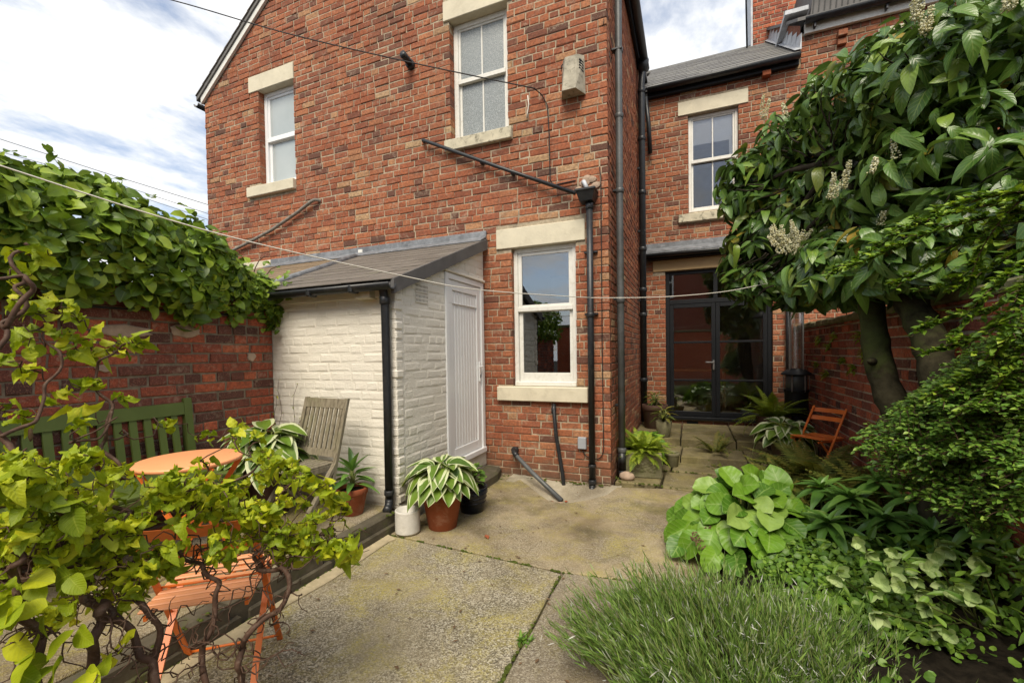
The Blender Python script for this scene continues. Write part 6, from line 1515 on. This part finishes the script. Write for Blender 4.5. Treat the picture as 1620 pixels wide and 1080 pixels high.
# lavender
lvn = thing('lavender', 'spiky grey green lavender bush in the front right corner', 'shrub', (.18, 1.88, .01))
BLADE = [leaf_tmpl(1, 3, .095, (.6,.6), 0, .3, seed=i) for i in range(2)]
its = []; st = MB()
c0 = np.array((.18, 1.88, .0))
tuft = []
for i in range(30):
    th = i*2.399; q = math.sqrt((i+.5)/30); tuft.append((c0+np.array((math.cos(th)*q*.46-.03, math.sin(th)*q*.36, rb.uniform(0,.05))), np.array((math.cos(th)*q*.75-.22+rb.uniform(-.25,.25), math.sin(th)*q*.7-.12+rb.uniform(-.25,.25), 1.0)), rb.uniform(.24,.42)*(1-.3*q)))
for i in range(2300):
    c_, d0_, h0 = tuft[rb.randrange(30)]; d = d0_+np.array((rb.gauss(0,.26), rb.gauss(0,.26), 0)); d /= np.linalg.norm(d); h = h0*rb.uniform(.55,1.15)
    r0 = c_+np.array((rb.gauss(0,.05), rb.gauss(0,.05), .04)); top = r0+d*h
    if i % 2 == 0: st.tube([r0, r0+d*h*.6+np.array((rb.gauss(0,.006), rb.gauss(0,.006), 0)), top], [.0022,.0018,.001], 4)
    for k in range(15):
        t = .40+.60*k/14; p = r0+(top-r0)*t; o = np.array((rb.uniform(-1,1), rb.uniform(-1,1), 0)); its.append((p, frame(d*1.0+o*.7*(1-.5*t), rdir(rb)), rb.uniform(.028,.058), rb.randrange(2)))
st.build('stems', 'stem_green', lvn, True, True); scatter(lvn, BLADE, its, 'lavender_leaf', 60)
dry = []
for i in range(1900):
    c_, d0_, h0 = tuft[rb.randrange(30)]
    if c_[0] < .1 and rb.random() < .8: continue
    p = c_+d0_*h0*rb.uniform(.45,.95)+np.array((rb.gauss(0,.06), rb.gauss(0,.06), 0)); dry.append((p, frame(rdir(rb)+np.array((-.2,-.2,.4)), rdir(rb)), rb.uniform(.025,.05), rb.randrange(2)))
scatter(lvn, BLADE, dry, 'pale_stem', 0, mass='dry_leaves')
# low ferns in front of the orange chair, ground cover
f1 = thing('fern', 'dull bronze fern mound in front of the orange chair', 'fern', (1.00, 4.45, .2)); fern(f1, (1.00,4.45,.2), 130, .66, rb, 'fern_dark', (.1,1.0)); 
f2 = thing('fern', 'bronze green fern at the foot of the laurel trunk', 'fern', (1.28, 3.75, .2)); fern(f2, (1.28,3.75,.2), 90, .58, rb, 'fern_dark', (.15,1.1))
f3 = thing('fern', 'smaller fern between the bergenia and orange chair', 'fern', (.72, 4.1, .2)); fern(f3, (.72,4.1,.2), 80, .44, rb, 'fern_dark', (.15,1.1))
gc = thing('ground_cover', 'low leafy ground cover filling the soil of the bed', 'ground cover', (.7, 2.4, .1), kind='stuff'); del gc['category'], gc['label']; its = []
for i in range(4800):
    x, y = (rb.uniform(.2,1.43), rb.uniform(1.1,4.6)) if i % 3 == 0 else (rb.uniform(.35,1.0), rb.uniform(2.15,3.2))
    if y < 2.1 and x > .75 and math.sin(x*19)+math.sin(y*23) < .5: continue
    e_ = min(1, (x-.1)/.45); z = .01+.2*e_
    its.append((np.array((x, y, z+rb.uniform(0,.07))), frame(rdir(rb)*np.array((1,1,.5)), (rb.uniform(-.6,.6),-.5,1), rb.uniform(-.6,.6)), rb.uniform(.012,.042), rb.randrange(3)))
scatter(gc, ROUND, its, 'herb_leaf', 0)

# ================================================================== MOSS AND LITTER
rm = random.Random(99); V = []; 
ms = MB()
def moss_line(a, b, n, w, z, r_=(.004,.014)):
    a = np.array(a); b = np.array(b)
    for i in range(n):
        t = rm.random()
        if math.sin(t*17+a[0]*5)+math.sin(t*41) < -.3: continue
        p = a+(b-a)*t; r = rm.uniform(*r_); ms.lathe([(r,0),(r*.8,r*.45),(r*.35,r*.7),(.0005,r*.75)], 6, (p[0]+rm.gauss(0,w), p[1]+rm.gauss(0,w), z), cap=False)
moss_line((-.756,-.2),(-.756,2.6),260,.004,-.004); moss_line((-2.15,2.72),(-.75,2.635),150,.004,-.004); moss_line((-.75,2.635),(.2,2.74),70,.004,-.004)
moss_line((-2.165,.4),(-2.165,2.7),160,.008,.008); moss_line((-2.18,.4),(-2.18,2.86),120,.01,.145); moss_line((-2.2,4.5),(-.8,4.5),160,.02,.0); moss_line((-1.94,3.3),(-1.94,4.4),80,.008,.0); moss_line((-.70,4.66),(.4,4.6),120,.02,.018); moss_line((-.7,5.21),(.4,5.2),90,.015,.03); moss_line((-.7,6.2),(.6,6.2),110,.015,.11)
moss_line((-.74,4.7),(-.74,6.2),90,.02,.02); moss_line((.2,4.5),(.6,7.4),60,.1,.2)
mo = ms.build('moss', 'moss'); tag(mo, kind='stuff')
lt = MB()
for i in range(170):
    x, y = rm.uniform(-2.1,.15), rm.uniform(.9,4.3); L = rm.uniform(.006,.02); a_ = rm.uniform(0,6.28); c, s_ = math.cos(a_)*L, math.sin(a_)*L; z = .008
    lt.add([(x-c,y-s_,z),(x+s_*.4,y-c*.4,z+.003),(x+c,y+s_,z+.002),(x-s_*.4,y+c*.4,z+.004)], [(0,1,2,3)])
tag(lt.build('leaf_litter', 'dry_brown'), kind='stuff')
